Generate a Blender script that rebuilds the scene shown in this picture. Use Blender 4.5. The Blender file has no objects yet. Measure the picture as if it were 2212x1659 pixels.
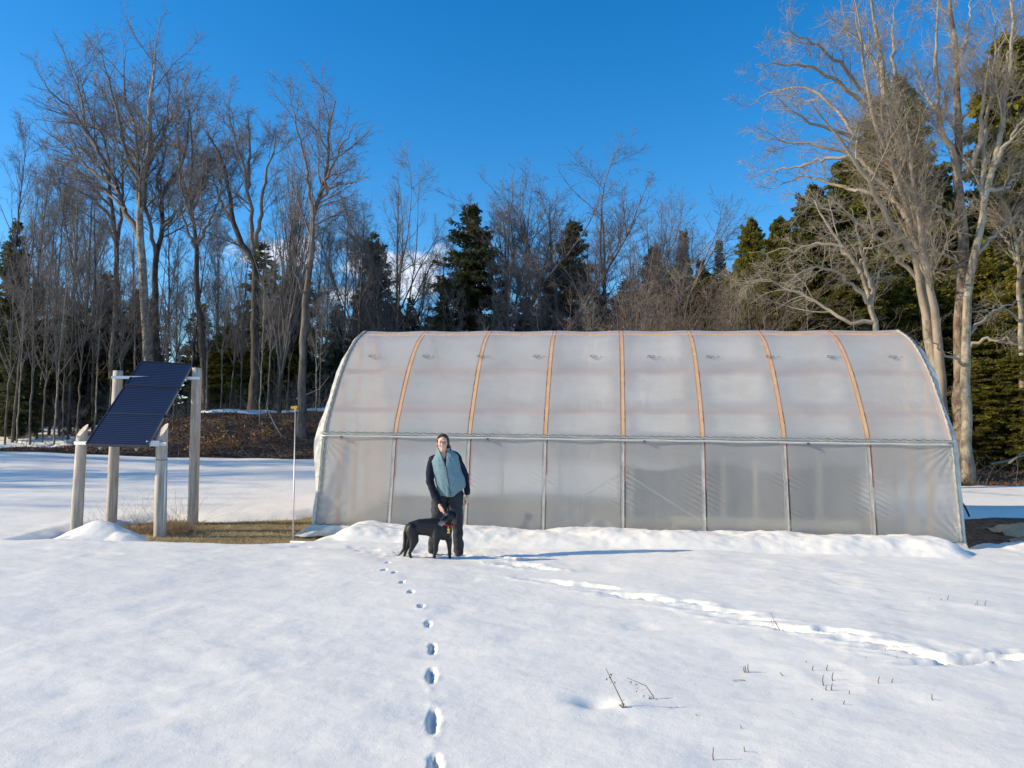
import bpy, math, random
import numpy as np
from mathutils import Vector, Matrix
R = math.radians
sc = bpy.context.scene
COL = sc.collection

# ------------------------------------------------------------------ camera, world, sun, exposure
F = 1671.0            # focal length for a 2212 px wide picture
PITCH = R(4.35)
CAMZ = 1.5
cam_d = bpy.data.cameras.new("camera"); cam = bpy.data.objects.new("camera", cam_d); COL.objects.link(cam)
cam_d.sensor_width = 36; cam_d.lens = 36 * F / 2212; cam_d.clip_end = 3000; cam_d.clip_start = 0.05
cam.location = (0, 0, CAMZ); cam.rotation_euler = (R(90) + PITCH, 0, 0)
sc.camera = cam

SUN_EL, SUN_AZ = R(25), R(-97)         # azimuth from +Y towards +X : sun stands on the left
sdir = Vector((math.sin(SUN_AZ) * math.cos(SUN_EL), math.cos(SUN_AZ) * math.cos(SUN_EL), math.sin(SUN_EL)))
sun_d = bpy.data.lights.new("sun", 'SUN'); sun_d.energy = 4.2; sun_d.angle = R(0.55); sun_d.color = (1.0, 0.83, 0.57)
sun = bpy.data.objects.new("sun", sun_d); COL.objects.link(sun)
sun.rotation_euler = (-sdir).to_track_quat('-Z', 'Y').to_euler()
sun.location = sdir * 60

w = bpy.data.worlds.new("World"); sc.world = w; w.use_nodes = True
wn, wl = w.node_tree.nodes, w.node_tree.links
wn.clear()
def N(nodes, t, **kw):
    n = nodes.new(t)
    for k, v in kw.items():
        if k == 'inp':
            for a, b in v.items(): n.inputs[a].default_value = b
        else: setattr(n, k, v)
    return n
wo = N(wn, 'ShaderNodeOutputWorld'); bg = N(wn, 'ShaderNodeBackground', inp={'Strength': 0.15})
sky = N(wn, 'ShaderNodeTexSky', sky_type='NISHITA', sun_disc=False, sun_elevation=SUN_EL, sun_rotation=SUN_AZ,
        air_density=1.0, dust_density=0.3, ozone_density=3.0, altitude=200)
hs = N(wn, 'ShaderNodeHueSaturation', inp={'Saturation': 1.385, 'Value': 1.06, 'Hue': 0.501})
wl.new(sky.outputs[0], hs.inputs['Color'])
# a few small clouds low over the trees, placed by direction
tc = N(wn, 'ShaderNodeTexCoord'); sp = N(wn, 'ShaderNodeSeparateXYZ'); wl.new(tc.outputs['Generated'], sp.inputs[0])
def wm(op, a, b=None, c=None):
    n = N(wn, 'ShaderNodeMath', operation=op)
    for i, v in enumerate((a, b, c)):
        if v is None: continue
        if isinstance(v, (int, float)): n.inputs[i].default_value = v
        else: wl.new(v, n.inputs[i])
    return n.outputs[0]
ymax = wm('MAXIMUM', sp.outputs[1], 0.02)
cx_, cz_ = wm('DIVIDE', sp.outputs[0], ymax), wm('DIVIDE', sp.outputs[2], ymax)
cmb = N(wn, 'ShaderNodeCombineXYZ'); wl.new(cx_, cmb.inputs[0]); wl.new(wm('MULTIPLY', cz_, 2.0), cmb.inputs[1])
nz = N(wn, 'ShaderNodeTexNoise', inp={'Scale': 16.0, 'Detail': 6.0, 'Roughness': 0.6}); wl.new(cmb.outputs[0], nz.inputs['Vector'])
tot = None
for (px, py, rx, ry, s) in [(575, 545, 105, 42, 1), (640, 560, 60, 34, .9), (905, 592, 90, 62, 1), (820, 560, 110, 40, .8), (735, 640, 52, 24, 1),
                            (1000, 640, 60, 40, .6)]:
    ex = wm('DIVIDE', wm('SUBTRACT', cx_, (px - 1106) / F), rx / F)
    ez = wm('DIVIDE', wm('SUBTRACT', cz_, (956 - py) / F), ry / F)
    d = wm('SUBTRACT', 1.0, wm('SQRT', wm('ADD', wm('MULTIPLY', ex, ex), wm('MULTIPLY', ez, ez))))
    d = wm('MULTIPLY', wm('ADD', d, wm('MULTIPLY', wm('SUBTRACT', nz.outputs[0], 0.5), 2.6)), 2.0 * s)
    d = wm('MINIMUM', wm('MAXIMUM', d, 0.0), s)
    tot = d if tot is None else wm('MAXIMUM', tot, d)
front = wm('GREATER_THAN', sp.outputs[1], 0.1)
cf = wm('MULTIPLY', wm('MULTIPLY', tot, front), 0.66)
mx = N(wn, 'ShaderNodeMix', data_type='RGBA'); mx.inputs[7].default_value = (6.5, 6.4, 6.7, 1)
wl.new(cf, mx.inputs[0]); wl.new(hs.outputs[0], mx.inputs[6])
wl.new(mx.outputs[2], bg.inputs['Color']); wl.new(bg.outputs[0], wo.inputs[0])

sc.view_settings.view_transform = 'Standard'; sc.view_settings.look = 'None'
sc.view_settings.exposure = 0.42; sc.view_settings.gamma = 1.0
sc.cycles.use_denoising = True
try: sc.cycles.denoiser = 'OPENIMAGEDENOISE'
except Exception: pass
sc.cycles.max_bounces = 10; sc.cycles.diffuse_bounces = 5; sc.cycles.transparent_max_bounces = 12
sc.cycles.transmission_bounces = 8; sc.cycles.sample_clamp_indirect = 6.0; sc.cycles.blur_glossy = 1.0

# ------------------------------------------------------------------ helpers
def P(px, py, Y):
    """world point at distance Y in front of the camera, seen at picture point px,py (2212-wide)"""
    a, b = (px - 1106) / F, (829.5 - py) / F
    dy = math.cos(PITCH) - b * math.sin(PITCH); dz = math.sin(PITCH) + b * math.cos(PITCH)
    s = Y / dy
    return Vector((a * s, Y, CAMZ + dz * s))

def hsh(ix, iy, seed):
    n = (ix.astype(np.int64) * 374761393 + iy.astype(np.int64) * 668265263 + seed * 1442695041) & 0xffffffff
    n = ((n ^ (n >> 13)) * 1274126177) & 0xffffffff
    return ((n ^ (n >> 16)) & 0xffff) / 65535.0
def vnoise(x, y, seed=0):
    x = np.asarray(x, float); y = np.asarray(y, float)
    ix, iy = np.floor(x), np.floor(y); fx, fy = x - ix, y - iy
    fx = fx * fx * (3 - 2 * fx); fy = fy * fy * (3 - 2 * fy)
    a, b = hsh(ix, iy, seed), hsh(ix + 1, iy, seed); c, d = hsh(ix, iy + 1, seed), hsh(ix + 1, iy + 1, seed)
    return (a + (b - a) * fx) * (1 - fy) + (c + (d - c) * fx) * fy
def fbm(x, y, o=4, seed=0):
    s, a, t = 0, 0.5, 0
    for i in range(o):
        s = s + a * (vnoise(x * 2 ** i + i * 17.3, y * 2 ** i - i * 9.1, seed + i) - 0.5) * 2; t += a; a *= .5
    return s / t
def sstep(a, b, x):
    t = np.clip((x - a) / (b - a), 0, 1); return t * t * (3 - 2 * t)

def mesh_from(name, verts, faces, smooth=False):
    verts = np.asarray(verts, np.float32); faces = np.asarray(faces, np.int32)
    me = bpy.data.meshes.new(name)
    k = faces.shape[1]
    me.vertices.add(len(verts)); me.vertices.foreach_set('co', verts.ravel())
    me.loops.add(faces.size); me.loops.foreach_set('vertex_index', faces.ravel())
    me.polygons.add(len(faces)); me.polygons.foreach_set('loop_start', np.arange(0, faces.size, k, dtype=np.int32))
    try: me.polygons.foreach_set('loop_total', np.full(len(faces), k, np.int32))
    except Exception: pass
    if smooth: me.polygons.foreach_set('use_smooth', np.ones(len(faces), bool))
    me.update(calc_edges=True)
    return me
def link(name, me, mat=None, parent=None):
    o = bpy.data.objects.new(name, me)
    if mat is not None and me is not None:
        for m in (mat if isinstance(mat, (list, tuple)) else [mat]): me.materials.append(m)
    COL.objects.link(o)
    if parent is not None: o.parent = parent
    return o
def tag(o, label=None, cat=None, group=None, kind=None):
    if label: o['label'] = label
    if cat: o['category'] = cat
    if group: o['group'] = group
    if kind: o['kind'] = kind
    return o
def empty(name, loc=(0, 0, 0), rz=0):
    o = bpy.data.objects.new(name, None); COL.objects.link(o); o.location = loc; o.rotation_euler = (0, 0, rz)
    o.empty_display_size = 0.2
    return o
def copy_tree(o, parent=None):
    c = o.copy(); COL.objects.link(c)
    if parent is not None: c.parent = parent
    for ch in list(o.children): copy_tree(ch, c)
    return c

class MB:
    """collects simple shapes into one mesh"""
    def __init__(s): s.v = []; s.f = []
    def add(s, V, Fc):
        n = len(s.v); s.v += [tuple(p) for p in V]; s.f += [tuple(i + n for i in f) for f in Fc]
    def box(s, c, size, M=None):
        hx, hy, hz = size[0] / 2, size[1] / 2, size[2] / 2
        V = [Vector((x, y, z)) for x in (-hx, hx) for y in (-hy, hy) for z in (-hz, hz)]
        if M is not None: V = [M @ v for v in V]
        V = [v + Vector(c) for v in V]
        s.add(V, [(0, 1, 3, 2), (4, 6, 7, 5), (0, 4, 5, 1), (2, 3, 7, 6), (0, 2, 6, 4), (1, 5, 7, 3)])
    def tube(s, pts, r, n=8, cap=True):
        pts = [Vector(p) for p in pts]
        rs = r if isinstance(r, (list, tuple, np.ndarray)) else [r] * len(pts)
        base = len(s.v); u = None
        for i, p in enumerate(pts):
            t = (pts[min(i + 1, len(pts) - 1)] - pts[max(i - 1, 0)]).normalized()
            if u is None: u = t.orthogonal().normalized()
            u = (u - t * u.dot(t)).normalized(); v = t.cross(u)
            for k in range(n):
                a = 2 * math.pi * k / n
                s.v.append(tuple(p + (u * math.cos(a) + v * math.sin(a)) * float(rs[i])))
        for i in range(len(pts) - 1):
            for k in range(n):
                a, b = base + i * n + k, base + i * n + (k + 1) % n
                s.f.append((a, b, b + n, a + n))
        if cap:
            s.f.append(tuple(base + k for k in range(n))[::-1]); s.f.append(tuple(base + (len(pts) - 1) * n + k for k in range(n)))
    def beam(s, a, b, wdt, hgt, up=(0, 0, 1)):
        a, b = Vector(a), Vector(b); t = (b - a).normalized(); side = t.cross(Vector(up)).normalized(); upv = side.cross(t)
        V = []
        for p in (a, b):
            for i, j in ((-1, -1), (1, -1), (1, 1), (-1, 1)): V.append(p + side * (wdt / 2 * i) + upv * (hgt / 2 * j))
        s.add(V, [(0, 3, 2, 1), (4, 5, 6, 7), (0, 1, 5, 4), (1, 2, 6, 5), (2, 3, 7, 6), (3, 0, 4, 7)])
    def build(s, name, mat, parent=None, smooth=False, bevel=0):
        me = bpy.data.meshes.new(name); me.from_pydata(s.v, [], s.f); me.update()
        if smooth: me.polygons.foreach_set('use_smooth', [True] * len(me.polygons))
        o = link(name, me, mat, parent)
        if bevel:
            b = o.modifiers.new('b', 'BEVEL'); b.width = bevel; b.segments = 2
        return o

# ------------------------------------------------------------------ materials
class Mat:
    def __init__(s, name):
        s.m = bpy.data.materials.new(name); s.m.use_nodes = True; s.n = s.m.node_tree.nodes; s.l = s.m.node_tree.links
        s.b = s.n['Principled BSDF']; s.out = s.n['Material Output']
    def coord(s, which='Object', scale=(1, 1, 1)):
        t = N(s.n, 'ShaderNodeTexCoord'); mp = N(s.n, 'ShaderNodeMapping'); mp.inputs['Scale'].default_value = scale
        s.l.new(t.outputs[which], mp.inputs[0]); return mp.outputs[0]
    def noise(s, vec, scale=5, detail=4, rough=.5):
        n = N(s.n, 'ShaderNodeTexNoise', inp={'Scale': scale, 'Detail': detail, 'Roughness': rough}); s.l.new(vec, n.inputs['Vector']); return n.outputs[0]
    def ramp(s, fac, stops, interp='LINEAR'):
        r = N(s.n, 'ShaderNodeValToRGB'); r.color_ramp.interpolation = interp
        while len(r.color_ramp.elements) < len(stops): r.color_ramp.elements.new(.5)
        for e, (p, c) in zip(r.color_ramp.elements, stops):
            e.position = p; e.color = (c[0], c[1], c[2], 1) if not isinstance(c, (int, float)) else (c, c, c, 1)
        s.l.new(fac, r.inputs[0]); return r.outputs[0]
    def mix(s, f, a, b, mode='MIX'):
        n = N(s.n, 'ShaderNodeMix', data_type='RGBA', blend_type=mode)
        for i, v in ((0, f), (6, a), (7, b)):
            if isinstance(v, (int, float)): n.inputs[i].default_value = v
            elif isinstance(v, tuple): n.inputs[i].default_value = (*v, 1)
            else: s.l.new(v, n.inputs[i])
        return n.outputs[2]
    def math(s, op, a, b=None, clamp=False):
        n = N(s.n, 'ShaderNodeMath', operation=op, use_clamp=clamp)
        for i, v in enumerate((a, b)):
            if v is None: continue
            if isinstance(v, (int, float)): n.inputs[i].default_value = v
            else: s.l.new(v, n.inputs[i])
        return n.outputs[0]
    def bump(s, h, strength=.5, dist=.02, into=None):
        n = N(s.n, 'ShaderNodeBump', inp={'Strength': strength, 'Distance': dist}); s.l.new(h, n.inputs['Height'])
        s.l.new(n.outputs[0], (into or s.b).inputs['Normal']); return n.outputs[0]
    def col(s, c):
        if isinstance(c, tuple): s.b.inputs['Base Color'].default_value = (*c, 1)
        else: s.l.new(c, s.b.inputs['Base Color'])
    def set(s, rough=.6, metal=0, spec=.5):
        s.b.inputs['Roughness'].default_value = rough; s.b.inputs['Metallic'].default_value = metal
        s.b.inputs['Specular IOR Level'].default_value = spec; return s

def simple(name, c, rough=.6, metal=0, spec=.4, var=.15, scale=12, bump=0, bscale=60, coordscale=(1, 1, 1)):
    m = Mat(name); m.set(rough, metal, spec); v = m.coord('Object', coordscale)
    n = m.noise(v, scale, 5, .6)
    m.col(m.ramp(n, [(.3, tuple(x * (1 - var) for x in c)), (.7, tuple(min(1, x * (1 + var)) for x in c))]))
    if bump: m.bump(m.noise(v, bscale, 4, .6), bump, .01)
    return m.m

M = {}
# snow
m = Mat('snow'); m.set(.55, 0, .25); v = m.coord('Object')
n1 = m.noise(v, 1.3, 4, .6); n2 = m.noise(v, 9, 4, .6); n3 = m.noise(v, 90, 3, .7); n4 = m.noise(v, 320, 2, .5)
m.col(m.mix(m.ramp(n1, [(.3, 0), (.7, 1)]), (.87, .83, .745), (.93, .885, .785)))
hh = m.math('ADD', m.math('MULTIPLY', n2, .55), m.math('ADD', m.math('MULTIPLY', n3, .13), m.math('MULTIPLY', n4, .10)))
m.bump(hh, .42, .032)
M['snow'] = m.m
# bare ground: mix of dead grass, leaf litter and dark soil by the attribute 'cover' (0 grass .. 0.5 litter .. 1 soil)
m = Mat('ground'); m.set(.9, 0, .1); v = m.coord('Object')
vo = N(m.n, 'ShaderNodeTexVoronoi', inp={'Scale': 14.0}); m.l.new(v, vo.inputs['Vector'])
gv = m.coord('Object', (30, 12, 12)); g1 = m.noise(gv, 3, 5, .7); g2 = m.noise(v, 1.2, 3, .5)
grass = m.mix(m.ramp(g2, [(.42, 0), (.6, 1)]), m.ramp(g1, [(.3, (.17, .12, .06)), (.7, (.62, .46, .25))]), m.ramp(g1, [(.3, (.13, .11, .05)), (.7, (.42, .35, .16))]))
lit = m.ramp(m.noise(v, 22, 5, .75), [(.3, (.03, .018, .012)), (.5, (.12, .07, .045)), (.68, (.27, .165, .11))])
lit = m.mix(m.ramp(m.noise(v, .8, 4, .6), [(.35, 0), (.65, .6)]), lit, m.ramp(m.noise(v, 30, 4, .7), [(.35, (.10, .07, .05)), (.65, (.38, .27, .18))]))
lit = m.mix(.3, lit, m.mix(m.math('MULTIPLY', vo.outputs['Color'], 1.0), (.07, .035, .02), (.42, .25, .14)))
soil = m.ramp(m.noise(v, 9, 5, .7), [(.3, (.12, .06, .035)), (.7, (.46, .26, .15))])
at = N(m.n, 'ShaderNodeAttribute', attribute_name='cover')
c1 = m.mix(m.ramp(at.outputs['Fac'], [(.15, 0), (.35, 1)]), grass, lit)
m.col(m.mix(m.ramp(at.outputs['Fac'], [(.65, 0), (.85, 1)]), c1, soil))
m.bump(m.math('ADD', m.noise(v, 18, 5, .8), m.math('MULTIPLY', g1, .5)), .9, .06)
M['ground'] = m.m
def bark(name, dark, light, lichen=None, sc_=6, stretch=.25):
    m = Mat(name); m.set(.85, 0, .15)
    v = m.coord('Object', (1, 1, stretch)); a = m.noise(v, sc_, 5, .7); c = m.ramp(a, [(.35, dark), (.65, light)])
    v2 = m.coord('Object')
    if lichen:
        b = m.noise(v2, 2.2, 5, .65); c = m.mix(m.ramp(b, [(.48, 0), (.62, 1)]), c, lichen)
    oi = N(m.n, 'ShaderNodeObjectInfo')
    c = m.mix(m.math('MULTIPLY', oi.outputs['Random'], .35), c, tuple(x * .7 for x in light), 'MULTIPLY') if False else c
    m.col(c); m.bump(m.noise(v, sc_ * 2.5, 5, .7), .8, .04)
    return m.m
M['bark'] = bark('grey_bark', (.07, .058, .048), (.24, .20, .165))
M['bark_dark'] = bark('dark_bark', (.04, .033, .028), (.13, .105, .088))
M['bark_birch'] = bark('pale_bark', (.12, .10, .085), (.42, .37, .31), (.50, .45, .38), 5, 1.6)
M['bark_lichen'] = bark('lichen_bark', (.14, .11, .075), (.40, .345, .27), (.42, .385, .29), 7)
M['bark_big'] = bark('furrowed_bark', (.05, .037, .03), (.27, .20, .15), (.36, .30, .22), 9, .3)
M['twig'] = simple('twig', (.165, .145, .135), .8, var=.3, scale=1.5)
M['twig_pale'] = simple('twig_pale', (.31, .26, .20), .8, var=.3, scale=1.5)
M['twig_red'] = simple('twig_red', (.145, .105, .085), .8, var=.3, scale=1.5)
def foliage(name, a, b, c):
    m = Mat(name); v = m.coord('Object'); n = m.noise(v, 1.1, 4, .6); n2 = m.noise(v, 14, 2, .6)
    oi = N(m.n, 'ShaderNodeObjectInfo')
    k = m.math('ADD', m.math('MULTIPLY', n, .7), m.math('ADD', m.math('MULTIPLY', n2, .35), m.math('MULTIPLY', m.math('SUBTRACT', oi.outputs['Random'], .5), .2)))
    col = m.ramp(k, [(.35, a), (.55, b), (.75, c)])
    m.col(col); m.set(.7, 0, .15)
    tr = N(m.n, 'ShaderNodeBsdfTranslucent'); m.l.new(col, tr.inputs[0]); ms = N(m.n, 'ShaderNodeMixShader', inp={0: .45})
    m.l.new(m.b.outputs[0], ms.inputs[1]); m.l.new(tr.outputs[0], ms.inputs[2]); m.l.new(ms.outputs[0], m.out.inputs[0])
    return m.m
M['hemlock'] = foliage('hemlock_needles', (.085, .10, .022), (.19, .18, .04), (.33, .29, .06))
M['spruce'] = foliage('spruce_needles', (.045, .058, .03), (.09, .10, .048), (.15, .15, .068))
M['blue_spruce'] = foliage('blue_spruce_needles', (.03, .055, .055), (.06, .10, .095), (.12, .16, .13))
M['galv'] = simple('galvanised', (.42, .43, .43), .4, .6, .5, .1, 30)
M['white_metal'] = simple('white_metal', (.7, .71, .7), .45, .2, .5, .08, 30)
M['dark_wire'] = simple('dark_wire', (.10, .11, .12), .5, .3)
M['black'] = simple('black', (.03, .03, .035), .5)
def wood(name, a, b, scale=4, stretch=(1, 1, .12), spec=.2):
    m = Mat(name); m.set(.75, 0, spec); v = m.coord('Object', stretch); n = m.noise(v, scale * 6, 5, .6); n0 = m.noise(m.coord('Object'), 3, 3, .5)
    c = m.ramp(n, [(.3, a), (.7, b)]); m.col(m.mix(m.ramp(n0, [(.3, .0), (.7, .35)]), c, tuple(x * .8 for x in a))); m.bump(n, .5, .006); return m.m
M['rib_wood'] = wood('rib_wood', (.78, .41, .20), (.90, .56, .31), 4, (.3, .3, .3))
M['post_grey'] = wood('weathered_rib_wood', (.46, .38, .30), (.84, .77, .68), 4, (1, 1, .15))
M['purlin'] = wood('purlin_wood', (.34, .10, .06), (.50, .18, .10), 3, (.1, 1, 1))
M['pale_wood'] = wood('pale_wood', (.55, .42, .25), (.75, .60, .38), 3, (.1, 1, 1))
M['base_wood'] = wood('base_wood', (.16, .15, .14), (.36, .34, .31), 3, (.1, 1, 1))
M['log'] = wood('weathered_log', (.34, .28, .23), (.76, .66, .55), 3, (1.4, 1.4, .10))

ORD = 'first second third fourth fifth sixth seventh eighth ninth tenth eleventh twelfth thirteenth fourteenth fifteenth sixteenth seventeenth eighteenth nineteenth twentieth'.split()
ORD += ['twenty-' + a for a in ORD[:9]] + ['thirtieth']
def ranks(l): 
    s_ = sorted(range(len(l)), key=lambda i: l[i]); r = [0] * len(l)
    for k, i in enumerate(s_): r[i] = k
    return r
# ------------------------------------------------------------------ terrain
def H(x, y):
    x = np.asarray(x, float); y = np.asarray(y, float)
    h = -.12 - .012 * np.clip(x, -7, 9)
    rise = np.where(y > 13.3, (y - 13.3) * .074, 0); rise = np.minimum(rise, 1.02 + np.clip(y - 27.1, 0, 200) * .045)
    h = h + rise
    h = h + .35 * sstep(-9, -20, x) * sstep(16, 27, y)
    # leaf covered bank on the left
    d = np.sqrt(((x + 9.2) / np.where(x < -9.2, 9.6, 10.5)) ** 2 + ((y - 31.0) / 4.8) ** 2)
    h = h + 1.5 * sstep(1.0, .26, d) * (1 + .12 * fbm(x * .5, y * .5, 3, 6)) + .12 * fbm(x * .7, y * .7, 3, 5) * sstep(24, 28, y)
    h = h + .03 * fbm(x * .35, y * .35, 3, 9)
    # heaps in the bare yard at the right of the greenhouse
    b = sstep(6.9, 7.6, x) * sstep(11.6, 12.2, y) * sstep(16.5, 15, y)
    h = h + b * (.14 * fbm(x * 1.1, y * 1.5, 3, 21) + .05 + .04 * fbm(x * 5, y * 5, 3, 22))
    return h
def G(px, py, off=0.0):
    """where the picture ray meets the terrain"""
    lo, hi = 1.0, 90.0
    prev = 1.0
    for Y in np.arange(1.5, 90, .1):
        p = P(px, py, Y)
        if p.z < float(H(p.x, Y)) + off:
            return Vector((p.x, Y, float(H(p.x, Y))))
    return Vector(P(px, py, 40))
def poly_sd(x, y, poly):
    """signed distance to a polygon (negative inside)"""
    d = np.full(x.shape, 1e9); inside = np.zeros(x.shape, bool); n = len(poly)
    for i in range(n):
        ax, ay = poly[i]; bx, by = poly[(i + 1) % n]
        ex, ey = bx - ax, by - ay; wx, wy = x - ax, y - ay
        t = np.clip((wx * ex + wy * ey) / (ex * ex + ey * ey + 1e-9), 0, 1)
        d = np.minimum(d, (wx - ex * t) ** 2 + (wy - ey * t) ** 2)
        c = ((ay > y) != (by > y)) & (x < (bx - ax) * (y - ay) / (by - ay + 1e-12) + ax)
        inside ^= c
    d = np.sqrt(d); return np.where(inside, -d, d)
def gp(l): return [(G(a, b).x, G(a, b).y) for a, b in l]
bareA = gp([(62, 1181), (100, 1170), (165, 1152), (230, 1140), (300, 1131), (365, 1127), (420, 1130), (480, 1130), (560, 1127), (640, 1124), (690, 1116), (760, 1112),
            (780, 1150), (700, 1160), (665, 1176), (640, 1184), (560, 1189), (430, 1187), (320, 1184), (240, 1184), (140, 1178)])
gA = G(2078, 1186); gB = G(2230, 1178)
bareB = [(6.7, 12.0), (gA.x + .2, gA.y + .0), (gB.x, gB.y + .1), (14, gB.y + .6), (22, 12.5), (22, 15.6), (7.2, 15.9), (6.5, 15.2)]
bareG = [(-3.3, 13.35), (6.9, 12.05), (7.5, 16.7), (-2.7, 18.1)]          # floor of the greenhouse
crest = lambda x: 31.0
bareC = [(-17.8, 25.6), (-15.5, 26.2), (-13, 26.0), (-11, 25.9), (-8, 25.9), (-4, 25.8), (2, 24.5), (8, 20.6), (30, 20.6), (30, 26.5), (10, 27), (2, 31.2), (-4, 31.2), (-9, 31.0), (-13, 30.6), (-16, 29.0), (-18, 27.5)]
def seg_d(x, y, ax, ay, bx, by):
    ex, ey = bx - ax, by - ay; t = np.clip(((x - ax) * ex + (y - ay) * ey) / (ex * ex + ey * ey + 1e-9), 0, 1)
    return np.sqrt((x - ax - ex * t) ** 2 + (y - ay - ey * t) ** 2), t
prints = [(935, 1560, .034, .175), (932, 1466, .032, .16), (934, 1406, .027, .12), (924, 1353, .028, .11), (909, 1317, .034, .08),
          (887, 1286, .030, .075), (868, 1262, .028, .07), (830, 1233, .036, .06), (852, 1240, .024, .05), (938, 1672, .036, .13), (838, 1217, .032, .06)]
trail = [(1075, 1206, .16, .5), (1110, 1221, .18, .5), (1165, 1231, .13, .45), (1178, 1258, .15, .55), (1262, 1273, .13, .65), (1330, 1288, .11, .6), (1400, 1300, .10, .6),
         (1470, 1308, .09, .5), (1530, 1320, .13, .6), (1600, 1342, .11, .5), (1660, 1360, .09, .5), (1730, 1374, .09, .4), (1800, 1376, .10, .5), (1865, 1393, .11, .5), (1920, 1408, .09, .5), (1975, 1424, .08, .5),
         (2030, 1437, .08, .5), (2085, 1434, .09, .55), (2140, 1429, .09, .5), (2190, 1425, .09, .55), (2240, 1421, .09, .5)]
def T(x, y):
    """snow depth over the ground"""
    sd = np.minimum(np.minimum(poly_sd(x, y, bareA), poly_sd(x, y, bareB)), poly_sd(x, y, bareG))
    e = sd + .07 * fbm(x * 2.2, y * 2.2, 4, 31)
    t = -.06 + .18 * np.sqrt(np.clip((e + .03) / .38, 0, 1)) - .05 * sstep(0, -.3, e)
    sdC = poly_sd(x, y, bareC) + .55 * fbm(x * .6, y * .9, 4, 33)
    t = np.where(y > 19, np.minimum(t, -.06 + .2 * sstep(-.1, .5, sdC)), t)
    wood = sstep(33, 37, y) * (fbm(x * .25, y * .25, 3, 41) > -.05)          # patchy snow in the woods
    patch = (y > 25.5) & (x < -12) & (fbm(x * .5, y * 1.1, 3, 43) < .05)
    t = np.where(patch, -.08, t)
    t = np.where((y > 34) & (fbm(x * .22, y * .3, 3, 41) < .0), -.06, t)
    # surface relief
    near = sstep(26, 12, y)
    rel = .024 * fbm(x * .8, y * .8, 3, 51) + (.005 + .014 * vnoise(x * .7, y * .6, 57)) * fbm(x * 2.6, y * 3.4, 4, 52) - .008 * sstep(.72, .9, vnoise(x * 1.9, y * 2.3, 58)) + .0012 * fbm(x * 16, y * 16, 2, 53)
    rip = .010 * fbm((x * .45 + y * .2) * 1.6, (y - x * .15) * 7, 3, 54) * sstep(-1, 4, x)
    pos = sstep(0.0, .1, t)
    t = t + pos * near * (rel + rip)
    # pile in front of the left posts
    for (px, py, ax, ay, a) in ((213, 1166, .80, .50, .27), (165, 1172, .65, .35, .11), (262, 1170, .5, .34, .12)):
        g = G(px, py); d = np.sqrt(((x - g.x) / ax) ** 2 + ((y - g.y) / ay) ** 2)
        t = np.maximum(t, -.02 + (a + .03 * fbm(x * 5, y * 5, 3, 61)) * 1.15 * sstep(1.15, 0, d) + 0 * t)
    # bank of snow that slid off the roof
    u = (x + 3.30) * .993 - (y - 13.03) * .118; wdt = (x + 3.30) * .118 + (y - 13.03) * .993   # along / behind the front wall
    ends = sstep(-.15, 1.0, u) * sstep(10.6, 9.6, u)
    hgt = (.30 + .06 * fbm(u * 1.1, wdt * .5, 3, 71) + .055 * fbm(x * 2.2, y * 2.8, 3, 72) + .008 * fbm(x * 12, y * 12, 2, 73)) * ends
    prof = sstep(-1.75, -.55, wdt) * sstep(.28, -.12, wdt)
    bank = hgt * prof - (1 - ends) * .3 - .07 * (wdt > .1)
    t = np.maximum(t, np.where((u > -.2) & (u < 10.6) & (wdt > -2) & (wdt < .3), bank, -1))
    # trodden groove in front of it
    gr = np.exp(-((wdt + 1.85) / .28) ** 2) * sstep(-.2, .6, u) * sstep(4.4, 3.2, u)
    t = t - gr * (.035 + .08 * np.clip(fbm(x * 4, y * 6, 4, 75), 0, 1))
    # trodden snow round the feet
    d = np.sqrt(((x + .9) / 1.5) ** 2 + ((y - 10.6) / .5) ** 2)
    t = t + sstep(1, .5, d) * (.03 * fbm(x * 9, y * 9, 3, 76))
    for (px, py, ax, ay) in prints:
        ax = ax * .72; g = G(px, py, .11); nx = .38 * fbm(x * 26, y * 16, 3, px) 
        d = np.sqrt(((x - g.x + .10 * (y - g.y)) / ax) ** 2 + ((y - g.y) / ay) ** 2) + nx
        t = t - .055 * sstep(1.25, .45, d) + .016 * np.exp(-((d - 1.7) / .5) ** 2) * np.clip(vnoise(x * 28, y * 28, px) - .45, 0, 1)
    rng = random.Random(4)
    for (px, py, wx, ln) in trail:
        g = G(px, py, .11); dx, dy = (.93, -.37) if px < 1990 else (.99, .10)
        a = (x - g.x) * dx + (y - g.y) * dy; b = -(x - g.x) * dy + (y - g.y) * dx
        wx = wx * .8; ln = ln * .62; b = b + rng.uniform(-.07, .07); d = np.sqrt((a / ln) ** 2 + (b / wx) ** 2) + .42 * fbm(x * 9, y * 9, 4, px)
        t = t - .07 * sstep(1.1, .45, d) * sstep(-ln, ln * .5, a) - .008 * sstep(1.1, .6, d) + .008 * np.exp(-((d - 1.35) / .28) ** 2) * (1 + .9 * fbm(x * 22, y * 22, 2, 7))
    g = G(1310, 1524, .11)
    a, b = (x - g.x), (y - g.y)
    t = t - .05 * np.exp(-((a + .06) / .12) ** 2 - ((b - .03) / .09) ** 2) + .02 * np.exp(-((a - .12) / .13) ** 2 - ((b + .05) / .08) ** 2)
    return t

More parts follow.
